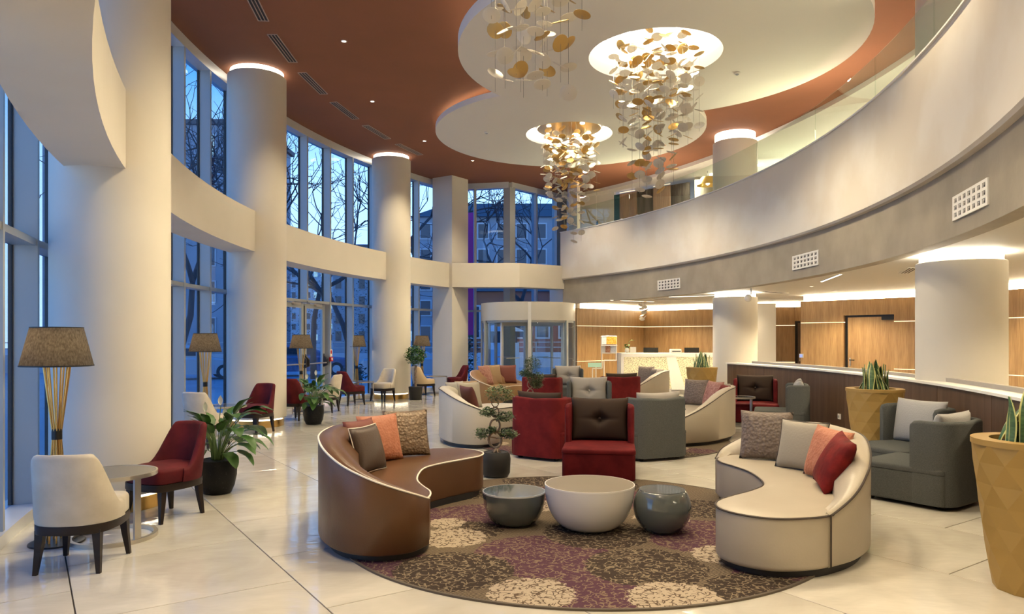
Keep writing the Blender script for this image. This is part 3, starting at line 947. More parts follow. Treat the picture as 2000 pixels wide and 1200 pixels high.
LCREAM = mat('cream_leather', (0.41, 0.36, 0.285), 0.42, bump=(70, 0.06), var=(2.5, (0.385, 0.335, 0.262)))
LBROWN = mat('chestnut_leather', (0.110, 0.050, 0.021), 0.36, bump=(70, 0.08), var=(2.5, (0.092, 0.041, 0.017)))
LGREY = mat('ivory_leather', (0.46, 0.425, 0.36), 0.45, bump=(70, 0.06))
LTAN = mat('tan_leather', (0.24, 0.135, 0.058), 0.42)
PWH = mat('white_piping', (0.78, 0.72, 0.62), 0.6)
PDK = mat('dark_piping', (0.045, 0.032, 0.025), 0.6)
sofa('cream leather crescent sofa with dark piping at the right of the medallion rug', (2.1, 5.9), 0, LCREAM, PDK)
sofa('chestnut leather crescent sofa with white piping at the left of the medallion rug', (-0.863, 6.10), radians(186.9), LBROWN, PWH)
sofa('ivory crescent sofa seen from behind, between the bonsai and the window side', (-0.43, 11.25), radians(186.9), LGREY, PDK)
sofa('cream crescent sofa behind the grey high-backed tub chair, red pillow at its end', (2.78, 11.33), radians(-18), LCREAM, PDK)
sofa('tan crescent sofa with white piping in front of the revolving door', (-0.12, 17.3), radians(160), LTAN, PWH)
sofa('farthest cream crescent sofa, in front of the glowing reception desk', (2.95, 16.9), radians(-18), LCREAM, PDK)

# near cream sofa
zs = ZS + 0.015
pillow('taupe textured square pillow on the cream sofa beside the bowl tables', (2.34, 6.62, zs), (-0.45, -0.9), PL['taupe'], 0.22, 0.47, 0.46)
pillow('sand linen pillow with dark piping on the near cream sofa', (2.44, 6.12, zs), (-0.82, -0.57), PL['sand'], 0.26, 0.45, 0.43, piping=PDK)
pillow('salmon pillow tucked behind the crimson one on the near cream sofa', (2.45, 5.70, zs), (-0.96, -0.25), PL['salmon'], 0.30, 0.44, 0.43, roll=0.05)
pillow('crimson velvet pillow leaning on the back of the near cream sofa', (2.30, 5.38, zs + 0.01), (-0.97, 0.16), PL['red'], 0.48, 0.44, 0.44, 0.17, roll=0.12)
# near brown sofa
pillow('bronze scale-patterned pillow on the chestnut sofa', (-0.99, 6.83, zs), (0.42, -0.9), PL['bronze'], 0.25, 0.45, 0.45)
pillow('salmon pillow in the middle of the chestnut sofa', (-1.17, 6.55, zs), (0.72, -0.7), PL['salmon'], 0.27, 0.45, 0.44)
pillow('rust pillow peeping out behind the brown one on the chestnut sofa', (-1.29, 6.30, zs), (0.9, -0.42), PL['rust'], 0.2, 0.42, 0.42)
pillow('brown pillow with white piping at the near end of the chestnut sofa', (-1.17, 6.05, zs), (0.93, -0.36), PL['brown'], 0.28, 0.42, 0.40, piping=PWH)
# sofas further back
pillow('pale grey pillow on the ivory sofa beside the bonsai', (-0.88, 11.75, zs), (0.8, -0.6), PL['grey'], 0.22)
pillow('tan pillow at the back of the ivory sofa', (-0.72, 11.98, zs), (0.6, -0.8), PL['tan'], 0.22)
pillow('sand pillow behind the maroon one on the ivory sofa', (-0.66, 11.60, zs), (0.6, -0.8), PL['sand'], 0.22)
pillow('maroon velvet pillow on the ivory sofa', (-0.60, 11.05, zs), (0.75, 0.4), PL['maroon'], 0.30, 0.46, 0.42)
pillow('taupe pillow on the cream sofa behind the grey tub chair', (3.07, 12.08, zs), (-0.706, -0.717), PL['taupe'], 0.22, 0.46, 0.45)
pillow('mauve patterned pillow on the cream sofa behind the grey tub chair', (3.22, 11.70, zs), (-0.956, -0.29), PL['mauve'], 0.30, 0.46, 0.45)
pillow('small crimson pillow on the cream sofa behind the grey tub chair', (3.26, 11.36, zs), (-0.99, 0.0), PL['red'], 0.34, 0.42, 0.42)
pillow('ivory pillow at the back of the cream sofa behind the grey tub chair', (3.36, 11.60, zs), (-0.98, -0.15), PL['sand'], 0.2, 0.42, 0.42)
pillow('mauve patterned pillow at the left of the tan sofa by the revolving door', (-0.57, 17.28, zs), (0.85, -0.5), PL['mauve'], 0.3, 0.5, 0.5)
pillow('tan pillow in the middle of the tan sofa by the revolving door', (-0.43, 17.65, zs), (0.6, -0.8), PL['tan'], 0.25, 0.5, 0.5)
pillow('rust pillow at the right of the tan sofa by the revolving door', (-0.12, 17.95, zs), (0.2, -0.98), PL['rust'], 0.25, 0.5, 0.48)
pillow('taupe pillow on the farthest cream sofa', (3.25, 17.62, zs), (-0.706, -0.717), PL['taupe'], 0.22, 0.48, 0.46)
pillow('dark pillow on the farthest cream sofa', (3.38, 17.26, zs), (-0.956, -0.29), PL['dark'], 0.28, 0.44, 0.42)
pillow('grey pillow at the end of the farthest cream sofa', (3.43, 16.92, zs), (-0.98, -0.1), PL['sand'], 0.2, 0.44, 0.42)

# ================================================================ tub chairs
def tub_chair(label, loc, d, fab, cush, group, tuftc=True):
    t = thing('tub_chair', label, 'armchair', (*loc, 0), face(*d), group)
    MB().rprism(rrect(-0.39, 0.39, -0.43, 0.36, 0.05), 0.035, 0.315, 0.02, 0.0).build('seat_base', fab, t, ang=50)
    MB().rprism(rrect(-0.395, 0.395, -0.437, 0.36, 0.055), 0.315, 0.372, 0.012, 0.025, crown=0.014, conv=True).build('seat', fab, t, ang=50)
    w, y0, y1, r = 0.355, 0.06, 0.385, 0.13
    path = [(-w, y0), (-w, y0 + 0.03), (-w, y0 + 0.08), (-w, y1 - r)]
    path += [(-w + r - r * cos(k * pi / 12), y1 - r + r * sin(k * pi / 12)) for k in range(1, 6)] + [(-w + r, y1), (0, y1), (w - r, y1)]
    path += [(w - r + r * sin(k * pi / 12), y1 - r + r * cos(k * pi / 12)) for k in range(1, 6)] + [(w, y1 - r), (w, y0 + 0.08), (w, y0 + 0.03), (w, y0)]
    rings = []; N = len(path)
    for i, (x, y) in enumerate(path):
        a = path[max(i - 1, 0)]; b = path[min(i + 1, N - 1)]
        dx, dy = b[0] - a[0], b[1] - a[1]; L = hypot(dx, dy); nx, ny = -dy / L, dx / L
        zt = 0.80 if 0 < i < N - 1 else 0.765
        if i in (1, N - 2): zt = 0.793
        if abs(x) < 0.05: zt = 0.785
        h = 0.037 if 0 < i < N - 1 else 0.024
        sec = [(-h, 0.04), (-h, zt - 0.03), (-h * 0.75, zt - 0.01), (0, zt), (h * 0.75, zt - 0.01), (h, zt - 0.03), (h, 0.04)]
        rings.append([(x + nx * o, y + ny * o, z) for o, z in sec])
    MB().loft(rings).build('shell', fab, t, ang=50)
    for x, y in ((-0.3, -0.34), (0.3, -0.34), (-0.27, 0.3), (0.27, 0.3)):
        MB().lathe([(0.028, 0.0), (0.036, 0.012), (0.036, 0.04), (0.03, 0.06)], 14, (x, y, 0)).build('foot', DWOOD, t)
    o = weld(pillow_mesh(0.66, 0.50, 0.20, 26, 0.075 if tuftc else 0.0).build('back_cushion', cush, t, ang=180))
    o.matrix_local = Matrix.Translation((0, 0.20, 0.375)) @ Matrix.Rotation(-0.16, 4, 'X')
    if tuftc:
        b = MB().lathe([(0.0005, 0), (0.016, 0.003), (0.018, 0.008), (0.012, 0.014), (0.0005, 0.016)], 12).build('button', cush, o)
        b.matrix_local = Matrix.Translation((0, -0.046, 0.25)) @ Matrix.Rotation(pi / 2, 4, 'X')
    return t


VRED = mat('wine_velvet', (0.088, 0.0035, 0.005), 0.8, spec=0.2, var=(5, (0.14, 0.009, 0.010), 0.4, 0.7), bump=(22, 0.15))
FGREY = mat('charcoal_weave', (0.060, 0.064, 0.063), 0.85, spec=0.2, bump=(160, 0.3), var=(150, (0.085, 0.09, 0.088)))
CBRN = mat('brown_cushion_cloth', (0.036, 0.022, 0.015), 0.75, spec=0.2)
CGRY = mat('light_grey_cushion_cloth', (0.30, 0.278, 0.255), 0.75, sheen=0.1)
CLGT = mat('silver_cushion_cloth', (0.33, 0.325, 0.32), 0.75, sheen=0.1, bump=(70, 0.3))
GT = 'tub chairs of the lobby'
tub_chair('red velvet tub chair with tufted brown cushion facing the white bowl table', (0.98, 8.05), (-0.14, -0.98), VRED, CBRN, GT)
tub_chair('red velvet tub chair seen from behind, next to the bonsai', (0.50, 9.50), (0.54, 0.84), VRED, CBRN, GT)
tub_chair('charcoal tub chair seen from behind, right of the brown cushioned one', (1.775, 9.47), (-0.38, 0.925), FGREY, CGRY, GT)
tub_chair('charcoal tub chair with tufted light grey cushion, behind the brown cushion', (1.36, 12.55), (-0.05, -1), FGREY, CGRY, GT)
tub_chair('red tub chair seen from behind, right of the grey tufted cushion', (2.13, 14.55), (-0.2, 0.98), VRED, CBRN, GT)
tub_chair('red tub chair seen from behind, behind the second bonsai', (0.66, 14.3), (0.35, 0.94), VRED, CBRN, GT)
tub_chair('farthest charcoal tub chair with grey cushion, before the revolving door', (1.40, 17.9), (-0.05, -1), FGREY, CGRY, GT)
tub_chair('red tub chair with brown cushion against the walnut wall', (4.50, 13.25), (-0.30, -0.95), VRED, CBRN, GT)
tub_chair('charcoal tub chair facing left at the walnut wall, small pale pillow on top', (4.50, 11.95), (-0.94, 0.34), FGREY, CLGT, GT)
tub_chair('charcoal tub chair with silver cushion beside the tall gold planter', (4.34, 7.96), (-0.95, -0.31), FGREY, CLGT, GT, False)
tub_chair('nearest charcoal tub chair, turned away in front of the gold planter', (3.95, 6.90), (-0.58, 0.81), FGREY, CLGT, GT, False)
pillow('small pale pillow lying on the grey tub chair at the walnut wall', (4.68, 11.90, 0.72), (-0.94, 0.34), PL['grey'], 0.6, 0.32, 0.2, 0.1)

# ================================================================ slipper chairs along the windows
def slipper(label, loc, d, fab, group):
    t = thing('slipper_chair', label, 'chair', (*loc, 0), face(*d), group)
    seat = cr([(-0.245, -0.13), (-0.20, -0.255), (0, -0.285), (0.20, -0.255), (0.245, -0.13), (0.25, 0.06), (0.19, 0.22), (0, 0.27), (-0.19, 0.22), (-0.25, 0.06)], 5)
    MB().rprism([(x * 0.99, y * 0.99) for x, y in seat], 0.265, 0.325, 0.005, 0.0).build('apron', DWOOD, t)
    MB().rprism([(x * 0.97, y * 0.97) for x, y in seat], 0.325, 0.455, 0.01, 0.035, crown=0.014, conv=True).build('seat', fab, t, ang=60)
    rings = []; NS = 36
    for i in range(NS + 1):
        ph = radians(-98 + 196 * i / NS)
        a = abs(ph) / radians(112)
        k = 1 if a < 0.40 else (0.5 + 0.5 * cos(min(1, (a - 0.40) / 0.46) * pi)) ** 1.15
        zt = 0.443 + 0.347 * k + 0.012 * (1 - a)
        th = 0.055 if a < 0.93 else 0.055 * (0.35 + 0.65 * (1 - a) / 0.07)
        def pt(rr, z, ex=1.0):
            le = 0.07 * max(0, z - 0.34) / 0.45
            tp = 1 - 0.05 * max(0, z - 0.34) / 0.45
            c_, s_ = cos(ph), sin(ph)
            return (rr * 1.0 * (abs(s_) ** 0.85) * (1 if s_ > 0 else -1) * tp, rr * 1.02 * (abs(c_) ** 0.85) * (1 if c_ > 0 else -1) * 1.0 + le, z)
        ro, ri = 0.262, 0.262 - th
        sec = [pt(ro, 0.326), pt(ro + 0.004, 0.38), pt(ro + 0.003, zt - 0.03), pt(ro - th * 0.18, zt - 0.007), pt((ro + ri) / 2, zt), pt(ri + th * 0.18, zt - 0.007), pt(ri, zt - 0.03), pt(ri - 0.008, 0.42), pt(ri - 0.01, 0.36)]
        rings.append(sec)
    MB().loft(rings).build('backrest', fab, t, ang=60)
    for x, y in ((-0.19, -0.20), (0.19, -0.20), (-0.175, 0.18), (0.175, 0.18)):
        ox, oy = x * 1.12, y * 1.16
        rg = [[(cx + a * s, cy + b * s, z) for a, b in ((-1, -1), (1, -1), (1, 1), (-1, 1))] for cx, cy, s, z in ((ox, oy, 0.013, 0.0), (x * 1.05, y * 1.06, 0.020, 0.15), (x, y, 0.027, 0.29))]
        MB().loft(rg).build('leg', DWOOD, t, flat=True)
    return t


VIV = mat('ivory_velvet', (0.44, 0.39, 0.31), 0.6, sheen=0.25, var=(6, (0.52, 0.47, 0.385), 0.4, 0.7), bump=(18, 0.12))
VTAN = mat('sand_velvet', (0.52, 0.40, 0.25), 0.6, sheen=0.3)
VRED2 = mat('ruby_velvet', (0.062, 0.002, 0.005), 0.75, spec=0.25, sheen=0.06, var=(5, (0.115, 0.007, 0.010), 0.4, 0.7), bump=(18, 0.15))
GS = 'chairs along the windows'
slipper('ivory velvet chair seen from behind, nearest on the left', (-2.95, 4.92), (-0.12, 0.99), VIV, GS)
slipper('ruby velvet chair behind the nearest side table', (-3.02, 6.27), (-0.42, -0.9), VRED2, GS)
slipper('ivory velvet chair behind the big peace lily', (-4.42, 10.35), (0.25, 0.97), VIV, GS)
slipper('ruby velvet chair in front of the second round column', (-4.24, 11.85), (-0.35, -0.94), VRED2, GS)
slipper('ruby velvet chair half hidden by the second round column', (-4.12, 13.75), (0.35, 0.93), VRED2, GS)
slipper('ivory velvet chair behind the second peace lily', (-3.93, 15.15), (-0.9, 0.1), VIV, GS)
slipper('ruby velvet chair turned sideways near the glass door', (-3.76, 16.75), (0.72, 0.69), VRED2, GS)
slipper('ivory velvet chair in front of the third round column', (-3.20, 17.82), (-0.45, -0.9), VIV, GS)
slipper('sand velvet chair behind the potted ficus', (-2.42, 19.55), (0.75, 0.66), VTAN, GS)
slipper('ruby velvet chair in front of the square column', (-1.56, 20.25), (-0.93, -0.36), VRED2, GS)

# ================================================================ side tables
SMOKE = mat('smoked_glass_top', (0.10, 0.10, 0.095), 0.08, spec=0.6)


def side_table(label, loc, rz, group, R=0.31, H=0.515, round_=True):
    t = thing('side_table', label, 'side table', (*loc, 0), rz, group)
    MB().ring(R - 0.012, R, H - 0.03, H, 56).build('top_rim', CHROME, t)
    MB().lathe([(R - 0.012, H - 0.02), (R - 0.012, H - 0.002)], 56).build('glass_top', SMOKE, t)
    MB().ring(R - 0.03, R, 0.0, 0.03, 56).build('base_ring', CHROME, t)
    for s in (-1, 1):
        MB().box((s * (R - 0.02), 0, H / 2), (0.022, 0.05, H - 0.02)).build('leg', CHROME, t, flat=True)
    return t


GTB = 'round side tables'
side_table('round side table with smoked glass top between the nearest two chairs', (-3.10, 5.58), -0.5, GTB)
side_table('round side table in front of the second round column', (-4.45, 11.15), -0.6, GTB)
side_table('round side table beside the glass door, behind the second peace lily', (-4.15, 14.55), 0.3, GTB)
side_table('round side table in front of the third round column', (-3.68, 17.5), 0.2, GTB)
side_table('round side table between the ficus and the square column', (-2.12, 20.1), 0.2, GTB)
side_table('small round side table beside the red chair at the walnut wall', (4.08, 12.75), 0.4, GTB, 0.24, 0.52)

# ================================================================ bowl tables
def bowl(label, loc, prof, rim, m, mtop, mr):
    t = thing('bowl_table', label, 'coffee table', (*loc, 0.011))
    MB().lathe(prof, 72).build('bowl', m, t, ang=60)
    r, z = rim
    MB().lathe([(r - 0.003, z - 0.012), (r - 0.003, z - 0.0006)], 72).build('table_top', mtop, t)
    MB().ring(r - 0.004, r + 0.003, z - 0.012, z, 72).build('rim', mr, t)
    return t


def sph(R, zc, z0, z1, n=22):
    return [(sqrt(max(1e-6, R * R - (z0 + (z1 - z0) * i / n - zc) ** 2)), z0 + (z1 - z0) * i / n) for i in range(n + 1)]


def hemi(Rt, H, rb, n=22, p=2.15):
    return [(rb + (Rt - rb) * (1 - (1 - i / n) ** p) ** (1 / p), H * i / n) for i in range(n + 1)]


LACW = mat('white_lacquer', (0.72, 0.71, 0.69), 0.25, coat=0.4); LACG = mat('slate_lacquer', (0.082, 0.096, 0.096), 0.1, coat=0.8, spec=0.6)
WTOP = mat('greige_lacquer_top', (0.20, 0.168, 0.13), 0.42, spec=0.3, var=(1.5, (0.19, 0.155, 0.115)))
bowl('large white lacquered bowl table in the middle of the rug', (0.63, 5.83), hemi(0.363, 0.358, 0.13), (0.361, 0.362), LACW, WTOP, mat('bowl_rim', (0.8, 0.78, 0.74), 0.3))
bowl('slate grey bowl table left of the white one', (0.017, 5.96), hemi(0.26, 0.272, 0.11), (0.258, 0.276), LACG, LACG, mat('bowl_rim_grey', (0.5, 0.52, 0.52), 0.2))
sp = sph(0.228, 0.195, 0.0, 0.335); sp[0] = (0.11, 0.0)
bowl('slate grey ball-shaped table right of the white one', (1.20, 5.73), sp, (0.178, 0.337), LACG, LACG, LACG)

# ================================================================ floor lamps
SHADE = fabric_shade('grey_linen_shade', (0.62, 0.54, 0.42))


def floor_lamp(label, loc, rz, group):
    t = thing('floor_lamp', label, 'floor lamp', (*loc, 0), rz, group)
    MB().lathe([(0.19, 0), (0.19, 0.008), (0.185, 0.012)], 48).build('base', DARKM, t)
    n = 11
    for k in range(n):
        a = 2 * pi * k / n
        p0 = (0.085 * cos(a), 0.085 * sin(a), 0.012); pm = (0.026 * cos(a), 0.026 * sin(a), 0.82); p1 = (0.095 * cos(a), 0.095 * sin(a), 1.40)
        MB().tube([p0, pm, p1], 0.0065, 8).build('rod', GOLD, t)
    MB().lathe([(0.036, 0.785), (0.036, 0.865)], 24).build('collar', DARKM, t)
    MB().lathe([(0.245, 1.345), (0.176, 1.635), (0.173, 1.635), (0.242, 1.345), (0.245, 1.345)], 56, cap=False).build('lamp_shade', SHADE, t)
    MB().ring(0.240, 0.247, 1.340, 1.350, 56).build('shade_trim', BLACK, t)
    MB().ring(0.170, 0.178, 1.631, 1.639, 56).build('shade_trim', BLACK, t)
    MB().lathe([(0.001, 1.42), (0.025, 1.43), (0.038, 1.47), (0.03, 1.51), (0.014, 1.54), (0.001, 1.545)], 20).build('bulb', glow('bulb_light', (1, 0.80, 0.52), 14), t)
    m = MB(); m.tube([(-0.1, 0, 1.40), (0.1, 0, 1.40)], 0.004, 6); m.tube([(0, -0.1, 1.40), (0, 0.1, 1.40)], 0.004, 6); m.tube([(0, 0, 1.38), (0, 0, 1.43)], 0.012, 8)
    m.build('bulb_holder', GOLD, t)
    d = bpy.data.lights.new('lamp_light', 'POINT'); d.energy = 14; d.color = (1, 0.83, 0.58); d.shadow_soft_size = 0.045
    o = bpy.data.objects.new('lamp_light', d); COL.objects.link(o); o.location = (loc[0], loc[1], 1.475)
    return t


GL = 'lit floor lamps along the windows'
floor_lamp('lit floor lamp with gold rods beside the first round column, nearest', (-3.46, 5.45), 0.1, GL)
floor_lamp('lit floor lamp behind the ivory chair, between first and second round columns', (-4.90, 11.45), 0.2, GL)
floor_lamp('lit floor lamp in front of the glass double door', (-4.53, 15.4), 0.3, GL)
floor_lamp('lit floor lamp between the glass door and the third round column', (-3.98, 18.35), 0.4, GL)
floor_lamp('farthest lit floor lamp, behind the potted ficus', (-2.52, 20.05), 0.5, GL)

# ================================================================ chandeliers of hanging discs
ZB = 5.98


def pearl(name):
    m = bpy.data.materials.new(name); m.use_nodes = True
    n = m.node_tree.nodes; n.clear(); l = m.node_tree.links
    df = n.new('ShaderNodeBsdfDiffuse'); df.inputs[0].default_value = (0.86, 0.82, 0.74, 1)
    tl = n.new('ShaderNodeBsdfTranslucent'); tl.inputs[0].default_value = (0.90, 0.84, 0.72, 1)
    gl = n.new('ShaderNodeBsdfGlossy'); gl.inputs[0].default_value = (0.9, 0.88, 0.82, 1); gl.inputs[1].default_value = 0.25
    a = n.new('ShaderNodeMixShader'); a.inputs[0].default_value = 0.5
    b = n.new('ShaderNodeMixShader'); b.inputs[0].default_value = 0.12
    o = n.new('ShaderNodeOutputMaterial')
    l.new(df.outputs[0], a.inputs[1]); l.new(tl.outputs[0], a.inputs[2]); l.new(a.outputs[0], b.inputs[1]); l.new(gl.outputs[0], b.inputs[2]); l.new(b.outputs[0], o.inputs[0])
    return m


DG = mat('gold_leaf_disc', (0.60, 0.41, 0.155), 0.42, 0.9); DW = pearl('pearl_disc')
DISC = {}
for nm, mm in (('g', DG), ('w', DW)):
    o = MB().lathe([(0.003, -0.0015), (0.066, -0.0015), (0.080, 0.004), (0.080, 0.006), (0.066, 0.0015), (0.003, 0.0015)], 20).build('disc', mm, ang=50)
    DISC[nm] = o.data; bpy.data.objects.remove(o)
WIRE = mat('steel_wire', (0.35, 0.32, 0.28), 0.4, 0.5)
CUP = mat('canopy_gold', (0.78, 0.56, 0.24), 0.3, 1.0)


def chandelier(label, c, zc, plan, R, seed, canopy=True):
    rr = random.Random(seed)
    t = thing('disc_chandelier', label, 'chandelier', (c[0], c[1], zc))
    MB().lathe([(0.70, 0.0), (0.70, 0.03), (0.68, 0.04)], 56).build('canopy', CUP if canopy else glow('canopy_diffuser', (1, 0.93, 0.8), 2.2), t)
    n = 0
    for k, (rf, ztop, zbot, step) in enumerate(plan):
        a = k * 2.39996; x = R * rf * cos(a); y = R * rf * sin(a)
        MB().tube([(x, y, 0.0), (x, y, zbot - zc - 0.01)], 0.0022, 4).build('wire', WIRE, t)
        z = ztop
        while z > zbot - 0.01 and n < 295:
            ti = rr.uniform(0.15, 0.95); az = rr.uniform(0, 2 * pi)
            g = rr.random() < (0.70 if z > zbot + 0.8 else 0.30)
            M4 = Matrix.Translation((x, y, z - zc)) @ Matrix.Rotation(az, 4, 'Z') @ Matrix.Rotation(ti, 4, 'X')
            o = bpy.data.objects.new('disc', DISC['g' if g else 'w']); COL.objects.link(o); o.parent = t; o.matrix_local = M4
            n += 1
            z -= step * rr.uniform(0.8, 1.2)
    for k in range(4):
        a = k * pi / 2 + 0.5
        MB().lathe([(0.05, -0.012), (0.05, 0.002)], 20, (0.52 * cos(a), 0.52 * sin(a), 0)).build('downlight', glow('canopy_lamp', (1, 0.9, 0.72), 25), t)
    return t


def plan_full(rr, n, ztop, zmid, zlow):
    P = []
    for k in range(n):
        f = sqrt((k + 0.5) / n)
        inner = f < 0.52
        low = zlow + rr.uniform(0, 0.5) + (f / 0.52) * 0.25 if inner else zmid + rr.uniform(-0.12, 0.55)
        P.append((f, ztop - rr.uniform(0, 0.25), low, 0.20 if not inner else 0.215))
    return P


rr_ = random.Random(5)
chandelier('tall chandelier of gold and white discs under the second bright ceiling recess', D2, 6.17, plan_full(rr_, 38, 6.05, 4.7, 3.5), 0.64, 3)
chandelier('large chandelier of gold and pearl discs in the middle of the biggest ceiling disc', D1, 6.0, plan_full(rr_, 38, 5.95, 4.5, 3.5), 0.68, 4, False)
pl3 = [(sqrt((k + .5) / 15), 4.75 - rr_.uniform(0, .2), 3.75 + rr_.uniform(0, .12) + (0.5 if k > 9 else 0), 0.2) for k in range(15)]
chandelier('chandelier of which only the lowest discs show at the top edge', (0.19, 6.5), 6.14, pl3, 0.47, 6)

# ================================================================ faceted gold planters with snake plants
GOLDP = mat('satin_gold_paint', (0.37, 0.235, 0.068), 0.5, 0.3)
SOIL = mat('dark_soil', (0.02, 0.014, 0.010), 0.9, bump=(40, 0.8))
SNK = mat('snake_leaf_green', (0.035, 0.085, 0.035), 0.4, var=(9, (0.075, 0.15, 0.06), 0.4, 0.6), stretch=(1, 1, 6))
SNKE = mat('snake_leaf_edge', (0.50, 0.50, 0.18), 0.45)


def snake_leaf(h, w, bend, tw):
    m = MB(); n = 9
    for k in range(n + 1):
        t = k / n
        ww = w * (0.55 + 0.9 * t) if t < 0.5 else w * max(0.02, 1.0 * cos((t - 0.5) * pi) ** 0.75)
        a = tw * t
        for q, d in ((-1, 0.0), (-0.72, -0.004), (0, -0.012), (0.72, -0.004), (1, 0.0)):
            x = q * ww / 2; y = d + bend * t * t
            m.v.append((x * cos(a) - y * sin(a), x * sin(a) + y * cos(a), h * t))
    for k in range(n):
        for j in range(4):
            p = k * 5 + j
            m.f.append((p, p + 1, p + 6, p + 5)); m.m.append(1 if j in (0, 3) else 0)
    return m


SL = []
for h, w, b, tw in ((0.36, 0.075, 0.05, 0.5), (0.30, 0.085, -0.04, -0.6), (0.25, 0.08, 0.08, 0.3), (0.33, 0.065, 0.02, 0.9)):
    o = snake_leaf(h, w, b, tw).build('leaf', [SNK, SNKE], ang=180, recalc=False); SL.append(o.data); bpy.data.objects.remove(o)


def gold_planter(label, plabel, loc, s, seed, rz=0.0, nl=26):
    t = thing('gold_planter', label, 'planter', (*loc, 0), rz, 'tall gold planters')
    n, L = 11, 7; H = 0.93; RT, RB = 0.335, 0.215
    rings = []
    for k in range(L + 1):
        z = H * 0.985 * k / L; r = RB + (RT - RB) * (k / L) ** 0.85
        if 0 < k < L: r *= 1.006
        rings.append([(r * cos(2 * pi * (j + 0.5 * (k % 2)) / n), r * sin(2 * pi * (j + 0.5 * (k % 2)) / n), z) for j in range(n)])
    m = MB(); m.v = [p for r in rings for p in r]
    for k in range(L):
        for j in range(n):
            a = k * n + j; b = k * n + (j + 1) % n; c = (k + 1) * n + j; d = (k + 1) * n + (j + 1) % n
            m.f += ([(a, b, c), (b, d, c)] if k % 2 == 0 else [(a, b, d), (a, d, c)])
    m.f.append(tuple(range(n))[::-1]); m.m = [0] * len(m.f)
    m.build('body', GOLDP, t, flat=True)
    MB().ring(RT - 0.10, RT * 1.0, H - 0.035, H, 44).build('rim', GOLDP, t, ang=30)
    MB().lathe([(RT - 0.10, H - 0.16), (RT - 0.10, H - 0.03)], 32, cap=True).build('soil', SOIL, t)
    p = thing('snake_plant', plabel, 'plant', (loc[0], loc[1], H - 0.03), 0.0, 'snake plants in the gold planters')
    r_ = random.Random(seed)
    for k in range(nl):
        a = k * 2.4; rr = 0.19 * sqrt((k + 0.5) / nl)
        sc = r_.uniform(0.75, 1.12)
        M4 = Matrix.Translation((rr * cos(a), rr * sin(a), 0.0)) @ Matrix.Rotation(a + pi / 2 + r_.uniform(-.5, .5), 4, 'Z') @ Matrix.Rotation(-rr * 1.6 * r_.uniform(0.4, 1.2), 4, 'X') @ Matrix.Scale(sc, 4)
        o = bpy.data.objects.new('leaf', SL[k % 4]); COL.objects.link(o); o.parent = p; o.matrix_local = M4


gold_planter('nearest tall gold faceted planter, cut by the right edge of the picture', 'snake plant in the nearest gold planter, cut by the right edge', (3.22, 4.42), 1, 1, 0.2)
gold_planter('gold faceted planter standing between the charcoal chairs and the walnut wall', 'snake plant in the middle gold planter at the walnut wall', (4.53, 8.95), 1, 2, 0.5)
gold_planter('farthest gold faceted planter at the end of the low walnut wall', 'snake plant in the farthest gold planter, before the reception desk', (4.13, 15.6), 1, 3, 0.1)

# ================================================================ peace lilies
LEAFG = mat('glossy_green_leaf', (0.026, 0.080, 0.014), 0.42, spec=0.35, var=(4, (0.07, 0.165, 0.03), 0.4, 0.75), bump=(30, 0.15))
STALK = mat('green_stalk', (0.10, 0.17, 0.045), 0.5)
SPATHE = mat('white_spathe', (0.75, 0.76, 0.66), 0.5)


def lily_leaf(lp, lb, w, e0, e1, e2):
    P = []; x = z = 0.0; n = 12
    for k in range(n + 1):
        t = k / n
        el = e0 + (e1 - e0) * t
        P.append((x, 0, z)); x += lp / n * cos(el); z += lp / n * sin(el)
    m = MB().tube(P, [0.0055 - 0.0025 * k / n for k in range(n + 1)], 5, mi=1)
    nb = 12; base = len(m.v); px_, pz = P[-1][0], P[-1][2]
    for k in range(nb + 1):
        t = k / nb; el = e1 + (e2 - e1) * t
        ww = w * (sin(pi * min(1, t * 0.98 + 0.02)) ** 0.75) * (1 - 0.35 * t)
        for q, up in ((-1, 0.22), (-0.55, 0.16), (0, 0), (0.55, 0.16), (1, 0.22)):
            m.v.append((px_ - sin(el) * up * ww * 0.5, q * ww / 2 * 1.0, pz + cos(el) * up * ww * 0.5 + 0.004 * sin(t * 14) * abs(q)))
        px_ += lb / nb * cos(el); pz += lb / nb * sin(el)
    for k in range(nb):
        for j in range(4):
            p = base + k * 5 + j
            m.f.append((p, p + 1, p + 6, p + 5)); m.m.append(0)
    return m


LL = []
for a in ((0.34, 0.28, 0.155, 1.35, 0.55, -0.9), (0.42, 0.28, 0.15, 1.45, 0.75, -0.6), (0.24, 0.26, 0.15, 1.1, 0.25, -1.1), (0.47, 0.30, 0.145, 1.2, 0.1, -1.2), (0.18, 0.25, 0.145, 0.9, 0.0, -1.3), (0.40, 0.24, 0.10, 1.5, 1.1, 0.2)):
    o = lily_leaf(*a).build('leaf', [LEAFG, STALK], ang=180, recalc=False); LL.append(o.data); bpy.data.objects.remove(o)
POTB = mat('black_terrazzo_pot', (0.008, 0.008, 0.009), 0.45, spec=0.18, var=(60, (0.05, 0.05, 0.05), 0.62, 0.75))


def pot(name, label, loc, prof, m, H, rs, rz=0):
    t = thing(name, label, 'pot', (*loc, 0), rz)
    MB().lathe(prof, 48, cap=True).build('body', m, t, ang=50)
    MB().ring(rs, prof[-1][0] + 0.001, H - 0.02, H + 0.003, 48).build('rim', m, t, ang=50)
    MB().lathe([(rs + 0.004, H - 0.015), (rs + 0.002, H - 0.006)], 32).build('soil', SOIL, t)
    return t


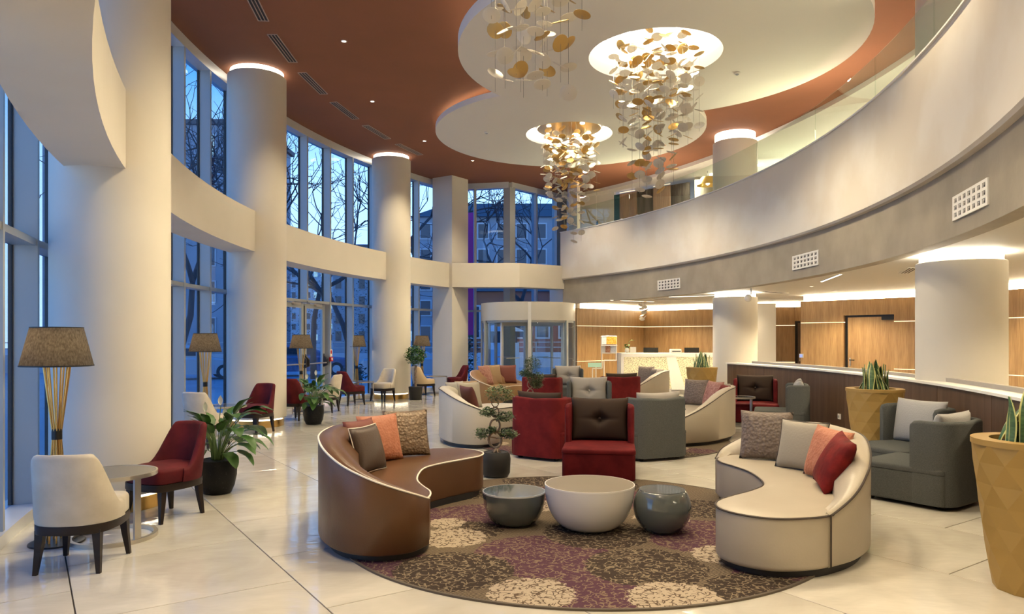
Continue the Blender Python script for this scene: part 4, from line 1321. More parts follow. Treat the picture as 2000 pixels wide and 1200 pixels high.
def lily(label, plabel, loc, s, seed, n, wall):
    pr = [(0.11, 0), (0.135, 0.01), (0.165, 0.08), (0.185, 0.18), (0.188, 0.25), (0.175, 0.335)]
    pot('black_pot', label, loc, pr, POTB, 0.335, 0.155)
    t = thing('peace_lily', plabel, 'plant', (loc[0], loc[1], 0.33), 0)
    r_ = random.Random(seed)
    for k in range(n):
        a = k * 2.39996 + r_.uniform(-.2, .2); sc = s * r_.uniform(0.8, 1.15); q = r_.uniform(0, 0.06)
        M4 = Matrix.Translation((q * cos(a), q * sin(a), 0)) @ Matrix.Rotation(a, 4, 'Z') @ Matrix.Rotation(r_.uniform(-.12, .12), 4, 'X') @ Matrix.Scale(sc, 4)
        near = cos(a - wall) > 0.55 or (n > 55 and cos(a + 1.64) > 0.75)          # leaves on the column's side stand upright
        o = bpy.data.objects.new('leaf', LL[5 if near else k % 6]); COL.objects.link(o); o.parent = t; o.matrix_local = M4 @ Matrix.Scale(0.8, 4) if near else M4
    for k in range(3):
        a = 1.2 + k * 2.1; h = 0.42 + 0.07 * k
        m = MB().tube([(0, 0, 0), (0.05 * cos(a), 0.05 * sin(a), h * 0.6), (0.11 * cos(a), 0.11 * sin(a), h)], 0.004, 5)
        f = m.build('flower_stalk', STALK, t)
        c = Vector((0.11 * cos(a), 0.11 * sin(a), h)); mm = MB(); nn = 8
        for i in range(nn + 1):
            tt = i / nn; w = 0.05 * sin(pi * min(1, tt + 0.03)) ** 0.8
            for q, d in ((-1, 0.02), (0, 0), (1, 0.02)):
                mm.v.append((c.x + q * w / 2, c.y - d * 0.6, c.z + 0.10 * tt))
        for i in range(nn):
            for j in range(2):
                p = i * 3 + j; mm.f.append((p, p + 1, p + 4, p + 3)); mm.m.append(0)
        mm.build('flower', SPATHE, f, ang=180, recalc=False)


lily('black pot of the big peace lily in front of the first round column', 'big peace lily with arching glossy leaves, nearest plant on the left', (-2.96, 7.2), 1.06, 3, 58, 3.73)
lily('black pot of the second peace lily, near the glass door', 'second peace lily, in front of the glass double door', (-3.60, 13.0), 1.04, 9, 52, 3.35)

# ================================================================ bonsais and ficus
BARK = mat('pale_bark', (0.33, 0.25, 0.18), 0.8, bump=(40, 0.4), var=(20, (0.22, 0.16, 0.11)))
SMALL = mat('small_green_leaves', (0.075, 0.14, 0.045), 0.42, var=(16, (0.21, 0.28, 0.14), 0.45, 0.7))
FICL = mat('ficus_leaves', (0.05, 0.14, 0.022), 0.42, var=(12, (0.13, 0.27, 0.04), 0.4, 0.7))
POTG = mat('graphite_pot', (0.032, 0.031, 0.030), 0.6, spec=0.2)


def leaves(m, c, r, n, s, rr):
    for _ in range(n):
        while True:
            p = Vector((rr.uniform(-1, 1), rr.uniform(-1, 1), rr.uniform(-1, 1)))
            if 0.35 < p.length < 1: break
        q = Vector((c[0] + p.x * r[0], c[1] + p.y * r[1], c[2] + p.z * r[2]))
        a = rr.uniform(0, 2 * pi); el = rr.uniform(-0.5, 0.7)
        d = Vector((cos(a) * cos(el), sin(a) * cos(el), sin(el))); w = d.cross(Vector((0, 0, 1))).normalized(); up = w.cross(d)
        k = s * rr.uniform(0.7, 1.2)
        o = len(m.v)
        m.v += [tuple(q), tuple(q + d * k * 0.5 + w * k * 0.3 + up * k * 0.08), tuple(q + d * k), tuple(q + d * k * 0.5 - w * k * 0.3 + up * k * 0.08)]
        m.f += [(o, o + 1, o + 2), (o, o + 2, o + 3)]; m.m += [0, 0]


def bonsai(plabel, label, loc, clumps, s, loops, seed):
    pot('graphite_pot', plabel, loc, [(0.10, 0), (0.135, 0.008), (0.158, 0.045), (0.165, 0.20), (0.155, 0.25), (0.138, 0.275)], POTG, 0.275, 0.12)
    t = thing('bonsai_tree', label, 'bonsai', (*loc, 0.262), 0)
    m = MB(); z = 0.03
    for i, (r, zc) in enumerate(loops):
        for sg in (-1, 1):
            pts = []
            for k in range(9):
                a = -pi / 2 + pi * k / 8
                pts.append((sg * r * cos(a) * 1.0 - 0.01, sg * 0.014 * sin(a * 2), zc + r * 1.25 * sin(a)))
            m.tube(pts, [0.015 - 0.003 * i] * 9, 7)
    for k in range(6):
        a = k * pi / 3
        m.tube([(0.01, 0, 0.06), (0.035 * cos(a), 0.03 * sin(a), 0.02), (0.075 * cos(a), 0.06 * sin(a), -0.004)], [0.014, 0.012, 0.004], 6)
    m.build('trunk', BARK, t, ang=180)
    rr = random.Random(seed)
    for c, r in clumps:
        b = MB()
        b.tube([(0, 0, c[2] - 0.05), (c[0] * 0.5, c[1] * 0.5, c[2] - 0.035), (c[0], c[1], c[2])], [0.009, 0.007, 0.004], 6)
        br = b.build('branch', BARK, t, ang=180)
        f = MB(); leaves(f, c, r, int(4200 * r[0] * s), 0.034, rr)
        o = f.build('foliage', SMALL, br, ang=180, recalc=False); o['kind'] = 'stuff'


bonsai('graphite pot of the nearer bonsai, beside the chestnut sofa', 'nearer bonsai with looping pale trunk and five leaf clouds', (-0.18, 8.07),
       [((0.04, 0, 0.665), (0.16, 0.13, 0.10)), ((-0.09, 0, 0.46), (0.10, 0.08, 0.06)), ((0.10, -0.02, 0.41), (0.11, 0.08, 0.065)), ((-0.16, 0, 0.22), (0.085, 0.07, 0.065)), ((-0.05, -0.03, 0.265), (0.055, 0.05, 0.035)), ((0.14, -0.02, 0.215), (0.11, 0.07, 0.055))], 0.95, [(0.072, 0.15), (0.056, 0.31), (0.045, 0.46), (0.04, 0.57)], 4)
bonsai('graphite pot of the second bonsai, between the two red chairs seen from behind', 'second bonsai, rising between the two red chairs seen from behind', (0.34, 12.95),
       [((0.03, 0, 0.83), (0.16, 0.14, 0.14)), ((-0.10, 0, 0.66), (0.12, 0.10, 0.07)), ((0.08, 0, 0.58), (0.17, 0.13, 0.13)), ((0.10, 0, 0.46), (0.12, 0.1, 0.08))], 1.3, [(0.07, 0.15), (0.055, 0.31), (0.05, 0.46), (0.045, 0.6), (0.04, 0.7)], 8)

pot('square_pot', 'dark pot of the ball-headed ficus beside the third round column', (-2.45, 18.2), [(0.14, 0), (0.15, 0.01), (0.175, 0.30), (0.175, 0.33)], POTG, 0.33, 0.15)
fic = thing('ficus_tree', 'small ficus with a ball of leaves on a braided trunk', 'ficus', (-2.45, 18.2, 0.32), 0)
m = MB()
for k in range(3):
    m.tube([(0.022 * cos(t * 9 + k * 2.1), 0.022 * sin(t * 9 + k * 2.1), 0.55 * t) for t in [i / 24 for i in range(25)]], 0.016, 7)
m.build('trunk', BARK, fic, ang=180)
f = MB(); leaves(f, (0, 0, 0.80), (0.26, 0.26, 0.25), 1100, 0.075, random.Random(2))
o = f.build('foliage', FICL, fic, ang=180, recalc=False); o['kind'] = 'stuff'

# ================================================================ revolving door
RD = (0.47, 21.0); RR = 1.38
rv = thing('revolving_door', 'big round revolving door with a curved pale canopy at the back of the lobby', 'revolving door', (*RD, 0))
rv['kind'] = 'thing'


def pc(a, r): return (r * cos(radians(a)), r * sin(radians(a)))


RVM = mat('door_canopy_paint', (0.50, 0.48, 0.43), 0.4, 0.1)
MB().sector(pc, 175, 268.5, RR - 0.05, RR, 2.06, 2.57, 24).build('canopy_panel', RVM, rv, ang=25)
MB().sector(pc, 272.5, 360, RR - 0.05, RR, 2.06, 2.57, 24).build('canopy_panel', RVM, rv, ang=25)
MB().sector(pc, 0, 175, RR - 0.05, RR, 2.06, 2.57, 36).build('canopy_panel', RVM, rv, ang=25)
MB().lathe([(RR - 0.03, 2.54), (RR - 0.03, 2.56)], 64).build('canopy_top', RVM, rv)
MB().ring(RR - 0.09, RR - 0.045, 2.0, 2.07, 64).build('canopy_ring', ALU, rv, ang=25)
for a in (182, 205, 270.5, 322, 352, 30, 150):
    m = MB(); p = pc(a, RR - 0.03)
    m.box((p[0], p[1], 1.28 if abs(a - 270.5) < 1 else 1.03), (0.07, 0.09, 2.57 if abs(a - 270.5) < 1 else 2.06), radians(a))
    m.build('post', ALUL if abs(a - 270.5) < 1 else ALU, rv, flat=True)
for a, b in ((183, 204), (206, 228), (272, 321), (323, 351), (31, 80), (100, 149)):
    MB().sector(pc, a, b, RR - 0.035, RR - 0.02, 0.03, 2.0, 10).build('curved_glass', glass('door_glass', (0.90, 0.96, 1.0)), rv, ang=25)
    MB().sector(pc, a, b, RR - 0.05, RR - 0.005, 0.0, 0.10, 10).build('base_rail', ALU, rv, ang=25)
MB().tube([(0, 0, 0), (0, 0, 2.06)], 0.05, 16).build('centre_post', ALUL, rv)
for k in range(4):
    a = 52 + 90 * k; ca, sa = cos(radians(a)), sin(radians(a))
    wg = MB()
    for r0 in (0.11, 1.22): wg.box((ca * r0, sa * r0, 1.02), (0.08, 0.045, 2.0), radians(a))
    wg.box((ca * 0.66, sa * 0.66, 0.08), (1.1, 0.045, 0.14), radians(a)); wg.box((ca * 0.66, sa * 0.66, 1.97), (1.1, 0.045, 0.10), radians(a))
    w = wg.build('wing', ALUL, rv, flat=True)
    MB().box((ca * 0.66, sa * 0.66, 1.02), (1.04, 0.012, 1.8), radians(a)).build('wing_glass', glass('door_glass', (0.90, 0.96, 1.0)), w, flat=True)
    MB().tube([(ca * 0.5 - sa * 0.06, sa * 0.5 + ca * 0.06, 1.0), (ca * 1.1 - sa * 0.06, sa * 1.1 + ca * 0.06, 1.0)], 0.014, 8).build('push_bar', CHROME, w)
MB().lathe([(RR - 0.1, 0.0), (RR - 0.1, 0.004)], 64).build('entrance_mat', mat('grey_mat', (0.07, 0.07, 0.075), 0.9), rv)

# ================================================================ reception desk and what stands on it
def onyx():
    m = bpy.data.materials.new('backlit_onyx'); m.use_nodes = True; n = m.node_tree.nodes; l = m.node_tree.links; b = n['Principled BSDF']
    t = n.new('ShaderNodeTexCoord'); nz = n.new('ShaderNodeTexNoise'); nz.inputs['Scale'].default_value = 60; nz.inputs['Detail'].default_value = 3
    l.new(t.outputs['Object'], nz.inputs[0]); r = n.new('ShaderNodeValToRGB')
    r.color_ramp.elements[0].position = 0.38; r.color_ramp.elements[0].color = (0.22, 0.19, 0.10, 1)
    r.color_ramp.elements[1].position = 0.52; r.color_ramp.elements[1].color = (0.80, 0.72, 0.48, 1)
    l.new(nz.outputs[0], r.inputs[0]); l.new(r.outputs[0], b.inputs['Base Color']); l.new(r.outputs[0], b.inputs['Emission Color'])
    b.inputs['Emission Strength'].default_value = 0.2
    return m


ONYX = onyx()
dk_ = thing('reception_desk', 'white reception desk with two glowing speckled front panels', 'reception desk', (3.05, 20.0, 0), 0.02)
MB().prism([(0.0, 0.0), (3.0, 0.0), (3.0, 0.75), (0.0, 0.75)], 1.085, 1.145).build('worktop', CREAMW, dk_, flat=True)
m = MB(); m.box((0.035, 0.37, 0.56), (0.07, 0.7, 1.06))
m.loft([[(x, y, z) for x, y in ((a, 0.0), (b, 0.0), (b, 0.5), (a, 0.5))] for a, b, z in ((1.26, 1.52, 1.085), (1.42, 1.80, 0.12))])
m.box((1.5, 0.1, 0.10), (3.0, 0.12, 0.08)); m.box((1.5, 0.35, 0.03), (2.9, 0.5, 0.06)); m.box((1.5, 0.05, 1.065), (3.0, 0.1, 0.05))
m.build('body', CREAMW, dk_, flat=True)
for q in (((0.08, 0.15), (1.42, 0.15), (1.28, 1.04), (0.08, 1.04)), ((1.80, 0.15), (2.98, 0.15), (2.98, 1.04), (1.50, 1.04))):
    mm = MB(); mm.v = [(x, 0.02, z) for x, z in q] + [(x, 0.06, z) for x, z in q]
    mm.f = [(0, 1, 2, 3), (7, 6, 5, 4)] + [(i, 4 + i, 4 + (i + 1) % 4, (i + 1) % 4) for i in range(4)]; mm.m = [0] * 6
    mm.build('light_panel', ONYX, dk_, flat=True)
for x, lab in ((3.98, 'black monitor at the left of the reception desk'), (5.15, 'black monitor at the right of the reception desk')):
    t = thing('computer_monitor', lab, 'monitor', (x, 20.55, 1.145), 0.0)
    MB().box((0, 0, 0.07), (0.42, 0.02, 0.16)).build('screen', DARKM, t, flat=True); MB().box((0, 0.03, 0.01), (0.2, 0.12, 0.015)).build('stand', DARKM, t, flat=True)
t = thing('desk_printer', 'small white box-shaped device on the reception desk', 'printer', (4.65, 20.4, 1.145), 0)
MB().rprism(rrect(-0.15, 0.15, -0.12, 0.12, 0.02), 0, 0.11, 0.0, 0.02).build('case', CREAMW, t); MB().box((0, -0.12, 0.05), (0.24, 0.02, 0.02)).build('slot', DARKM, t, flat=True)
t = thing('desk_sign', 'small white upright card holder on the reception desk', 'sign', (3.42, 20.25, 1.145), 0.1)
MB().box((0, 0, 0.085), (0.17, 0.02, 0.17)).build('card', CREAMW, t, flat=True); MB().box((0, 0.02, 0.006), (0.17, 0.08, 0.012)).build('foot', CREAMW, t, flat=True)
t = thing('orchid_vase', 'white vase with a drooping green orchid on the reception desk', 'vase', (3.25, 20.25, 1.145), 0)
MB().lathe([(0.03, 0), (0.06, 0.04), (0.065, 0.09), (0.04, 0.15)], 24).build('vase', CREAMW, t)
m = MB(); m.tube([(0, 0, 0.14), (0.03, 0, 0.28), (0.12, 0, 0.37), (0.21, 0, 0.35)], 0.006, 6); m.build('stem', STALK, t)
m = MB(); leaves(m, (0, 0, 0.17), (0.07, 0.05, 0.06), 26, 0.10, random.Random(1)); m.build('foliage', LEAFG, t, ang=180, recalc=False)['kind'] = 'stuff'

# leaflet stand
st = thing('leaflet_stand', 'white tube leaflet stand with orange posters beside the reception desk', 'leaflet stand', (2.3, 20.5, 0), 0)
m = MB()
for P in ([(0.33, 0, 0.0), (0.33, 0, 0.93), (0.68, 0, 0.93), (0.68, 0, 1.62)], [(0.27, 0, 1.62), (0.27, 0, 0.70), (0.0, 0, 0.70), (0.0, 0, 0.0)], [(0.10, 0.0, 0.0), (0.10, 0, 0.78)], [(0.27, 0, 1.14), (0.68, 0, 1.14)], [(0.27, 0, 1.62), (0.68, 0, 1.62)]):
    for a, b in zip(P[:-1], P[1:]): m.tube([a, b], 0.016, 8)
m.build('tube_frame', CREAMW, st)
MB().box((0.475, 0.02, 1.38), (0.46, 0.012, 0.50)).build('back_board', CREAMW, st, flat=True)
MB().box((0.475, -0.04, 1.355), (0.46, 0.07, 0.015)).build('shelf', CREAMW, st, flat=True)
MB().box((0.06, -0.02, 0.80), (0.38, 0.03, 0.13), 0).build('tray', mat('mint_panel', (0.45, 0.72, 0.60), 0.5), st, flat=True)
ORG = mat('orange_print', (0.85, 0.26, 0.02), 0.5, var=(40, (0.85, 0.45, 0.10), 0.45, 0.55)); BRP = mat('brown_print', (0.30, 0.09, 0.03), 0.5, var=(60, (0.7, 0.5, 0.35), 0.5, 0.55)); WPR = mat('white_print', (0.75, 0.75, 0.78), 0.5, var=(50, (0.12, 0.12, 0.16), 0.62, 0.66))
for x, z, w, h, mm, lab in ((0.55, 1.50, 0.30, 0.21, ORG, 'orange patterned poster on the upper shelf of the leaflet stand'), (0.33, 1.49, 0.13, 0.20, WPR, 'white printed leaflet left of the orange poster'), (0.31, 1.25, 0.09, 0.19, CREAMW, 'cream leaflet at the left of the lower row'), (0.44, 1.25, 0.14, 0.19, BRP, 'brown patterned leaflet in the middle of the lower row'), (0.60, 1.25, 0.16, 0.19, WPR, 'white leaflet with dark print at the right of the lower row')):
    tag(MB().box((2.3 + x, 20.5 - 0.012, z), (w, 0.006, h)).build('leaflet', mm, flat=True), lab, 'leaflet')

# ================================================================ things on the ceilings and walls
SLOT = mat('slot_dark', (0.015, 0.012, 0.012), 0.7); VENTF = mat('vent_frame', (0.42, 0.30, 0.24), 0.5)
names_v = ['first ceiling slot vent, nearest the top edge', 'second ceiling slot vent from the near end of the row', 'third ceiling slot vent from the near end of the row', 'fourth ceiling slot vent from the near end of the row', 'fifth ceiling slot vent, before the third round column', 'last ceiling slot vent, beyond the third round column']
for k in range(6):
    a = -6.8 + 5.82 * k; p = gp(a, 15.75)
    t = thing('ceiling_vent', names_v[k], 'vent', (p[0], p[1], ZC), -radians(a) + pi / 2, 'slot vents in the terracotta ceiling')
    m = MB()
    for y in (-0.075, 0.075): m.box((0, y, -0.006), (1.12, 0.014, 0.012))
    for x in (-0.56, 0.56): m.box((x, 0, -0.006), (0.014, 0.16, 0.012))
    m.build('frame', VENTF, t, flat=True)
    MB().box((0, 0, -0.001), (1.11, 0.15, 0.002)).build('slot', SLOT, t, flat=True)
    for y in (-0.025, 0.025): MB().box((0, y, -0.005), (1.10, 0.012, 0.01)).build('slat', VENTF, t, flat=True)
DLM = glow('downlight_lens', (1, 0.9, 0.72), 14)


def downlight(p, z, label, group):
    t = thing('downlight', label, 'downlight', (p[0], p[1], z), 0, group)
    MB().ring(0.032, 0.048, -0.008, 0.0, 24).build('trim_ring', CREAMW, t)
    MB().lathe([(0.032, -0.003), (0.032, -0.001)], 24).build('lens', DLM, t)


for p, lab in zip(DOWN[:5], ('downlight in the terracotta ceiling near the second slot vent', 'downlight in the terracotta ceiling left of the smaller white disc', 'downlight in the terracotta ceiling before the square column', 'downlight in the terracotta ceiling near the first round column', 'downlight in the terracotta ceiling above the nearest chairs')):
    downlight(p, ZC, lab, 'downlights in the terracotta ceiling')
downlight(DOWN[12], ZC, 'downlight beside the third round column', 'downlights in the terracotta ceiling')
for p, lab in ((HALL[3], 'downlight in the hall soffit near the middle of the oak wall'), (HALL[4], 'downlight in the hall soffit before the reception desk'), (HALL[6], 'downlight in the hall soffit at the leaflet stand'), (HALL[10], 'downlight in the hall soffit by the dark door')):
    downlight(p, SOF, lab, 'downlights in the hall soffit')
for p, z, lab in (((3.55, 11.3), 5.75, 'small smoke detector on the biggest white ceiling disc'), ((-0.55, 15.6), 6.05, 'small smoke detector on the smaller white ceiling disc')):
    t = thing('smoke_detector', lab, 'detector', (*p, z), 0)
    MB().lathe([(0.05, -0.001), (0.05, -0.02), (0.038, -0.028)], 24).build('base', CREAMW, t); MB().lathe([(0.03, -0.028), (0.02, -0.042)], 20).build('sensor', ALU, t)
t = thing('ball_speaker', 'white ball-shaped speaker hanging under the hall soffit before the far column', 'speaker', (4.95, 14.9, 2.62), 0)
MB().lathe([(0.09, -0.02), (0.09, 0.0)], 24).build('mount', CREAMW, t); MB().tube([(0.02, 0, -0.02), (0.02, 0, -0.16)], 0.014, 10).build('stem', ALU, t)
MB().lathe([(max(0.001, 0.078 * sin(pi * i / 16)), -0.22 - 0.078 * cos(pi * i / 16)) for i in range(17)], 28, (-0.04, 0, 0)).build('ball', CREAMW, t, ang=60)
for x, y, rz, lab in ((6.2, 11.2, 1.2, 'long linear vent in the hall soffit before the near column'), (6.0, 16.4, 0.7, 'dark linear vent in the hall soffit beside the far column'), (4.2, 19.3, 0.5, 'linear vent in the hall soffit above the reception desk')):
    t = thing('soffit_vent', lab, 'vent', (x, y, SOF), rz)
    m = MB(); m.box((0, 0, -0.004), (1.0, 0.16, 0.008)); m.build('frame', CREAMW, t, flat=True)
    for k in range(3): MB().box((0, -0.045 + 0.045 * k, -0.009), (0.9, 0.018, 0.004)).build('slot', SLOT, t, flat=True)
for x, y, L, rz, lab in ((5.6, 12.6, 1.6, 1.35, 'light strip in the hall soffit before the oak wall'), (3.4, 20.2, 1.6, 0.55, 'light strip in the hall soffit before the reception desk'), (4.6, 17.9, 1.4, -0.5, 'light strip in the hall soffit beside the far column')):
    t = thing('soffit_light', lab, 'light strip', (x, y, SOF), rz)
    MB().box((0, 0, -0.004), (L, 0.06, 0.008)).build('frame', CREAMW, t, flat=True); MB().box((0, 0, -0.009), (L - 0.02, 0.035, 0.004)).build('lens', LEDW, t, flat=True)
t = thing('small_chandelier', 'small cluster of white discs hanging over the reception desk', 'chandelier', (3.75, 20.5, SOF), 0)
rr = random.Random(3)
for k in range(9):
    x, y = rr.uniform(-0.12, 0.12), rr.uniform(-0.1, 0.1); z = -0.12 - 0.048 * k
    MB().tube([(x, y, 0), (x, y, z)], 0.002, 4).build('wire', WIRE, t)
    o = bpy.data.objects.new('disc', DISC['w']); COL.objects.link(o); o.parent = t
    o.matrix_local = Matrix.Translation((x, y, z)) @ Matrix.Rotation(rr.uniform(0, 6), 4, 'Z') @ Matrix.Rotation(rr.uniform(0.3, 0.8), 4, 'X')
MB().lathe([(0.1, -0.015), (0.1, 0)], 24).build('canopy', CUP, t)
t = thing('pendant_lamp', 'gold cone pendant lamp glowing on the balcony floor behind the glass', 'lamp', (5.42, 19.85, 0), 0)
MB().lathe([(0.30, 5.80), (0.17, 6.02), (0.165, 6.02), (0.295, 5.80), (0.30, 5.80)], 36, cap=False).build('lamp_shade', GOLD, t)
MB().tube([(0, 0, 5.9), (0, 0, 6.2)], 0.006, 6).build('cord', DARKM, t)
MB().lathe([(0.001, 5.80), (0.05, 5.83), (0.05, 5.88), (0.001, 5.92)], 18).build('bulb', glow('bulb_light', (1, 0.8, 0.52), 14), t)
p = gp(17.6, 17.14)
t = thing('fire_call_point', 'red fire call point under its red and white sign, on a window mullion', 'fire alarm', (p[0], p[1], 1.06), -radians(17.6) + pi / 2)
RDM = mat('alarm_red', (0.55, 0.02, 0.015), 0.4)
MB().box((0, 0, 0.0), (0.10, 0.05, 0.10)).build('box', RDM, t, flat=True); MB().box((0, 0, 0.15), (0.10, 0.008, 0.17)).build('sign', CREAMW, t, flat=True)
MB().box((0, -0.006, 0.17), (0.05, 0.006, 0.08)).build('sign_print', RDM, t, flat=True); MB().box((0, -0.028, 0), (0.05, 0.008, 0.05)).build('button', CREAMW, t, flat=True)
t = thing('access_panel', 'small pale blue access panel on the edge of the oak wall', 'panel', (7.13, 17.66, 1.13), -0.87)
MB().box((0, 0, 0), (0.10, 0.03, 0.10)).build('case', ALUL, t, flat=True); MB().box((0, -0.017, 0), (0.07, 0.006, 0.07)).build('screen', glow('panel_screen', (0.45, 0.55, 1), 0.9), t, flat=True)
gd = sempty('wall_glass')
MB().box((6.9, 18.6, 4.55), (1.8, 0.02, 2.1), -0.1).build('glass_pane', GLASSG, gd, flat=True)

# ================================================================ outside at dusk
ASPH = mat('asphalt', (0.36, 0.40, 0.45), 0.45, var=(0.6, (0.27, 0.31, 0.36)))
PAVE = mat('pavement', (0.45, 0.46, 0.48), 0.6)
struct(MB().prism([(-90, 2), (-2.7, 2), (-2.7, 2.6)] + [gp(a, 17.5) for a in range(-32, 38, 3)] + [(-0.08, 22.1), (1.8, 24.3), (60, 24.4), (60, 160), (-90, 160)], -0.3, -0.14).build('ground', ASPH, flat=True))
struct(MB().prism([gp(a, 17.5) for a in range(-30, 38, 3)] + [(-0.08, 22.05), (1.8, 24.3), (4, 24.4), (4, 29), (-6, 29)] + [gp(a, 22.5) for a in range(20, -31, -5)], -0.14, -0.03).build('pavement', PAVE, flat=True))
FAC = mat('dusk_facade', (0.30, 0.33, 0.38), 0.8, var=(0.4, (0.24, 0.27, 0.31))); FAC2 = mat('pale_facade', (0.50, 0.52, 0.55), 0.8); ROOF = mat('dark_roof', (0.10, 0.09, 0.09), 0.8); BRK = mat('brick_facade', (0.30, 0.10, 0.06), 0.8)
WDK = mat('dark_window', (0.03, 0.04, 0.06), 0.12); WLIT = glow('lit_window', (1.0, 0.80, 0.62), 1.6); WORG = glow('orange_window', (1.0, 0.28, 0.06), 1.4)


def house(label, x0, x1, y0, depth, h, m, cols, rows, lit=0.15, seed=0, roof='flat', litmat=None, z0=1.2):
    r_ = random.Random(seed)
    t = thing('building', label, 'building', ((x0 + x1) / 2, y0, -0.15), 0, 'buildings across the street')
    w = x1 - x0
    MB().box((0, depth / 2, h / 2), (w, depth, h)).build('wall', m, t, flat=True)
    if roof == 'flat': MB().box((0, depth / 2, h + 0.2), (w + 0.6, depth + 0.6, 0.4)).build('roof', ROOF, t, flat=True)
    else:
        mm = MB(); mm.v = [(-w / 2 - .4, -.4, h), (w / 2 + .4, -.4, h), (w / 2 + .4, depth + .4, h), (-w / 2 - .4, depth + .4, h), (-w / 2 + 2, depth / 2, h + roof), (w / 2 - 2, depth / 2, h + roof)]
        mm.f = [(0, 1, 5, 4), (2, 3, 4, 5), (1, 2, 5), (3, 0, 4), (3, 2, 1, 0)]; mm.m = [0] * 5
        mm.build('roof', ROOF, t, flat=True)
    for i in range(cols):
        for k in range(rows):
            cx = -w / 2 + w * (i + 0.5) / cols; cz = z0 + (h - z0) * (k + 0.45) / rows
            ww, hh = w / cols * 0.5, (h - z0) / rows * 0.55
            on = r_.random() < lit
            f = MB().box((cx, 0.0, cz), (ww + 0.2, 0.16, hh + 0.2)).build('window_frame', FAC2, t, flat=True)
            MB().box((cx, -0.08, cz), (ww, 0.06, hh)).build('pane', (litmat or WLIT) if on else WDK, f, flat=True)


house('tall dark block seen through the near upper windows', -38, -21, 58, 10, 19.0, FAC, 7, 6, 0.06, 1)
house('long apartment block with lit windows, seen over the glass door', -40, -18, 108, 12, 15.5, FAC2, 20, 9, 0.22, 2)
house('dark house with a hipped roof behind the corner windows', -7.5, 9, 56, 12, 11.2, FAC, 11, 5, 0.08, 3, 2.2)
house('low brick house with orange windows seen through the revolving door', -4.5, 4, 44, 6, 4.6, BRK, 6, 1, 0.7, 5, 1.6, WORG)
house('pale house behind the trees, seen between the columns', -17.5, -9.5, 70, 10, 8.0, FAC2, 7, 4, 0.1, 6, 2.0)

BARKD = mat('dark_bark', (0.045, 0.040, 0.045), 0.9)
EVG = mat('dark_evergreen', (0.03, 0.06, 0.04), 0.7)


def bare_tree(label, loc, h, seed, lean=(0, 0), depth=6):
    rr = random.Random(seed)
    t = thing('bare_tree', label, 'tree', (*loc, -0.15), 0, 'bare trees outside the windows')
    tr = MB(); br = MB()

    def grow(p, d, L, r, lev):
        pts = [p]; q = p; dd = d
        for k in range(3):
            dd = (dd + Vector((rr.uniform(-.22, .22), rr.uniform(-.22, .22), rr.uniform(-.05, .16)))).normalized()
            q = q + dd * L / 3; pts.append(q)
        (tr if lev == 0 else br).tube([tuple(x) for x in pts], [r, r * .88, r * .76, r * .64], 6 if lev < 2 else 4 if lev < 4 else 3)
        if lev >= depth: return
        nb = 3 if lev in (1, 2, 3) else 2
        for k in range(nb):
            a = rr.uniform(0, 2 * pi); sp = rr.uniform(0.4, 0.95)
            o = dd.orthogonal().normalized(); o = Matrix.Rotation(a, 3, dd) @ o
            nd = (dd * cos(sp) + o * sin(sp)).normalized()
            st_ = pts[-1] if k < 2 else pts[2]
            grow(st_, nd, L * rr.uniform(0.62, 0.86), r * (0.62 if k else 0.7), lev + 1)

    grow(Vector((0, 0, 0)), Vector((lean[0], lean[1], 1)).normalized(), h * 0.33, h * 0.0135, 0)
    tr.build('trunk', BARKD, t, ang=180, recalc=False)
    br.build('branches', BARKD, t, ang=180, recalc=False)['kind'] = 'stuff'


bare_tree('bare tree with a leaning trunk, right of the glass door', (-5.7, 27.0), 10.5, 3, (-0.22, 0))
bare_tree('bare tree behind the glass door', (-8.3, 30.0), 11.5, 8, (0.05, 0))
bare_tree('bare tree left of the glass door, mostly hidden by the column', (-11.5, 33.0), 12.0, 21, (0.1, 0))
bare_tree('bare tree seen through the near upper windows', (-12.6, 27.0), 12.0, 5)
bare_tree('bare tree left of the square column', (-4.4, 33.0), 12.0, 13, (0.06, 0))
bare_tree('bare tree seen through the corner windows', (0.8, 33.0), 10.5, 17, (-0.1, 0))


def bush(label, loc, r, h, seed, n=900):
    t = thing('evergreen_bush', label, 'bush', (*loc, -0.15), 0, 'bushes outside')
    MB().tube([(0, 0, 0), (0, 0, h * 0.6)], 0.05, 6).build('stem', BARKD, t)
    f = MB(); leaves(f, (0, 0, h * 0.5), (r, r, h * 0.52), n, 0.16, random.Random(seed)); f.build('foliage', EVG, t, ang=180, recalc=False)['kind'] = 'stuff'


bush('cone-shaped evergreen bush outside the corner window', (-1.75, 25.6), 0.55, 2.6, 1)
bush('round bush outside the window right of the glass door', (-5.4, 24.5), 0.4, 0.9, 2, 400)
bush('tall evergreen bush far behind the glass door', (-13.5, 46), 2.6, 6.5, 3, 1600)
bush('wide evergreen bush far behind the second column', (-9.0, 48), 2.8, 6.2, 4, 1600)


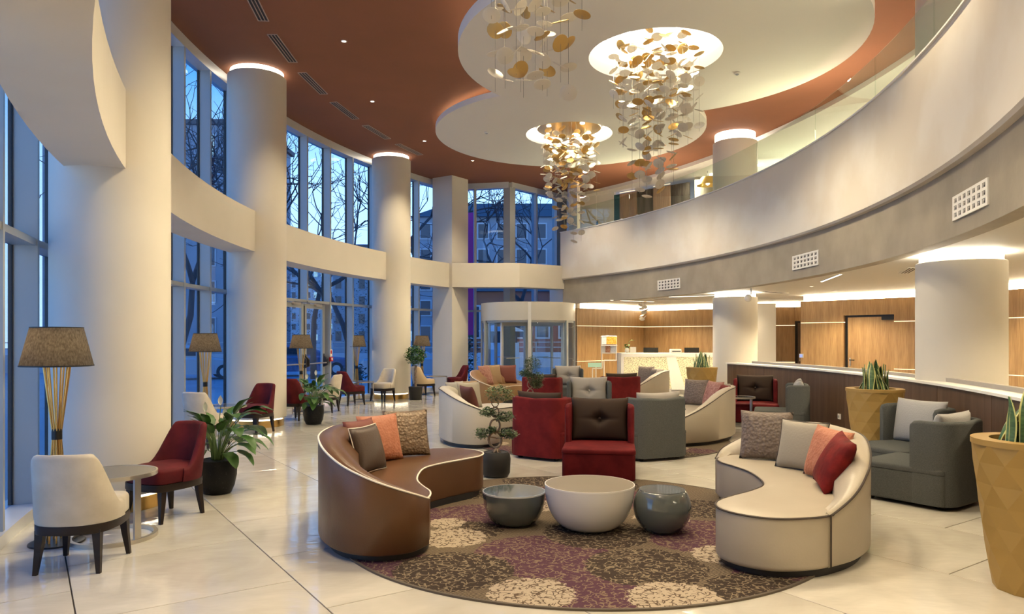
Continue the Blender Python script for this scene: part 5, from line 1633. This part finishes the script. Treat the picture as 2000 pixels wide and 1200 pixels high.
def car(label, loc, rz, colr):
    t = thing('parked_car', label, 'car', (*loc, -0.14), rz, 'cars on the street')
    m_ = mat('car_' + label.split()[0], colr, 0.25, 0.2, coat=0.6)
    sec = lambda x, w, z0, z1: [(x, -w, z0), (x, w, z0), (x, w, z1 - 0.08), (x, w - 0.08, z1), (x, -w + 0.08, z1), (x, -w, z1 - 0.08)]
    MB().loft([sec(-2.15, .72, .35, .70), sec(-2.0, .86, .24, .86), sec(-.9, .88, .22, .92), (sec(.7, .88, .22, .92)), sec(1.9, .84, .24, .80), sec(2.12, .7, .34, .62)]).build('body', m_, t, ang=30)
    MB().loft([sec(-1.75, .70, .85, .95), sec(-1.1, .66, .88, 1.40), sec(.1, .66, .88, 1.42), sec(.95, .72, .85, .95)]).build('cabin', m_, t, ang=30)
    for s in (-1, 1): MB().box((-0.4, s * 0.675, 1.14), (1.35, 0.03, 0.30)).build('side_window', WDK, t, flat=True)
    for x in (-1.3, 1.35):
        for s in (-1, 1):
            w = MB(); w.tube([(x, s * .70, .31), (x, s * .90, .31)], 0.31, 20); w = w.build('tyre', BLACK, t)
            MB().tube([(x, s * .89, .31), (x, s * .91, .31)], 0.18, 16).build('rim', ALUL, w)


car('silver car parked outside behind the ficus lamp', (-4.2, 30.5), 0.1, (0.45, 0.47, 0.5))
car('white car on the street seen through the near lower windows', (-13.6, 30.0), 0.5, (0.6, 0.6, 0.62))
car('blue car on the street seen through the glass door', (-9.6, 33.0), 0.4, (0.10, 0.16, 0.30))
t = thing('street_kiosk', 'pale kiosk with a rounded roof seen through the revolving door', 'kiosk', (-0.45, 30.0, -0.12), 0)
KW = mat('kiosk_white', (0.5, 0.6, 0.68), 0.5)
MB().box((0, 0.6, 0.75), (1.5, 1.2, 1.5)).build('counter', KW, t, flat=True)
MB().box((0, 0.6, 1.75), (1.35, 1.0, 0.5)).build('glazing', WDK, t, flat=True)
MB().loft([[(x, y, 2.0 + 0.28 * cos((x / 0.95) * pi / 2)) for y in (-0.15, 1.35)] + [(x, y, 1.98) for y in (1.35, -0.15)] for x in [-0.95 + 1.9 * i / 10 for i in range(11)]]).build('roof', KW, t, ang=40)
t = thing('street_banner', 'tall magenta banner on a pole outside the corner window', 'banner', (-1.62, 24.6, -0.12), 0)
MB().tube([(-0.30, 0, 0), (-0.30, 0, 6.2)], 0.035, 10).build('pole', ALU, t); MB().box((0.05, 0, 3.9), (0.62, 0.02, 4.2)).build('cloth', mat('magenta_cloth', (0.62, 0.03, 0.24), 0.7), t, flat=True)
for x, y, L, rz, lab in ((-14, 38, 26, 0.25, 'long low concrete barrier across the street'), (6.4, 42.0, 14, -0.1, 'concrete barrier behind the kiosk')):
    t = thing('street_barrier', lab, 'barrier', (x, y, -0.15), rz)
    MB().box((0, 0, 0.45), (L, 0.25, 0.9)).build('wall', FAC2, t, flat=True)
    m = MB()
    for k in range(int(L / 2) + 1): m.box((-L / 2 + k * 2, 0, 1.2), (0.06, 0.06, 0.6))
    for z in (1.2, 1.5): m.box((0, 0, z), (L, 0.05, 0.05))
    m.build('railing', ALU, t, flat=True)
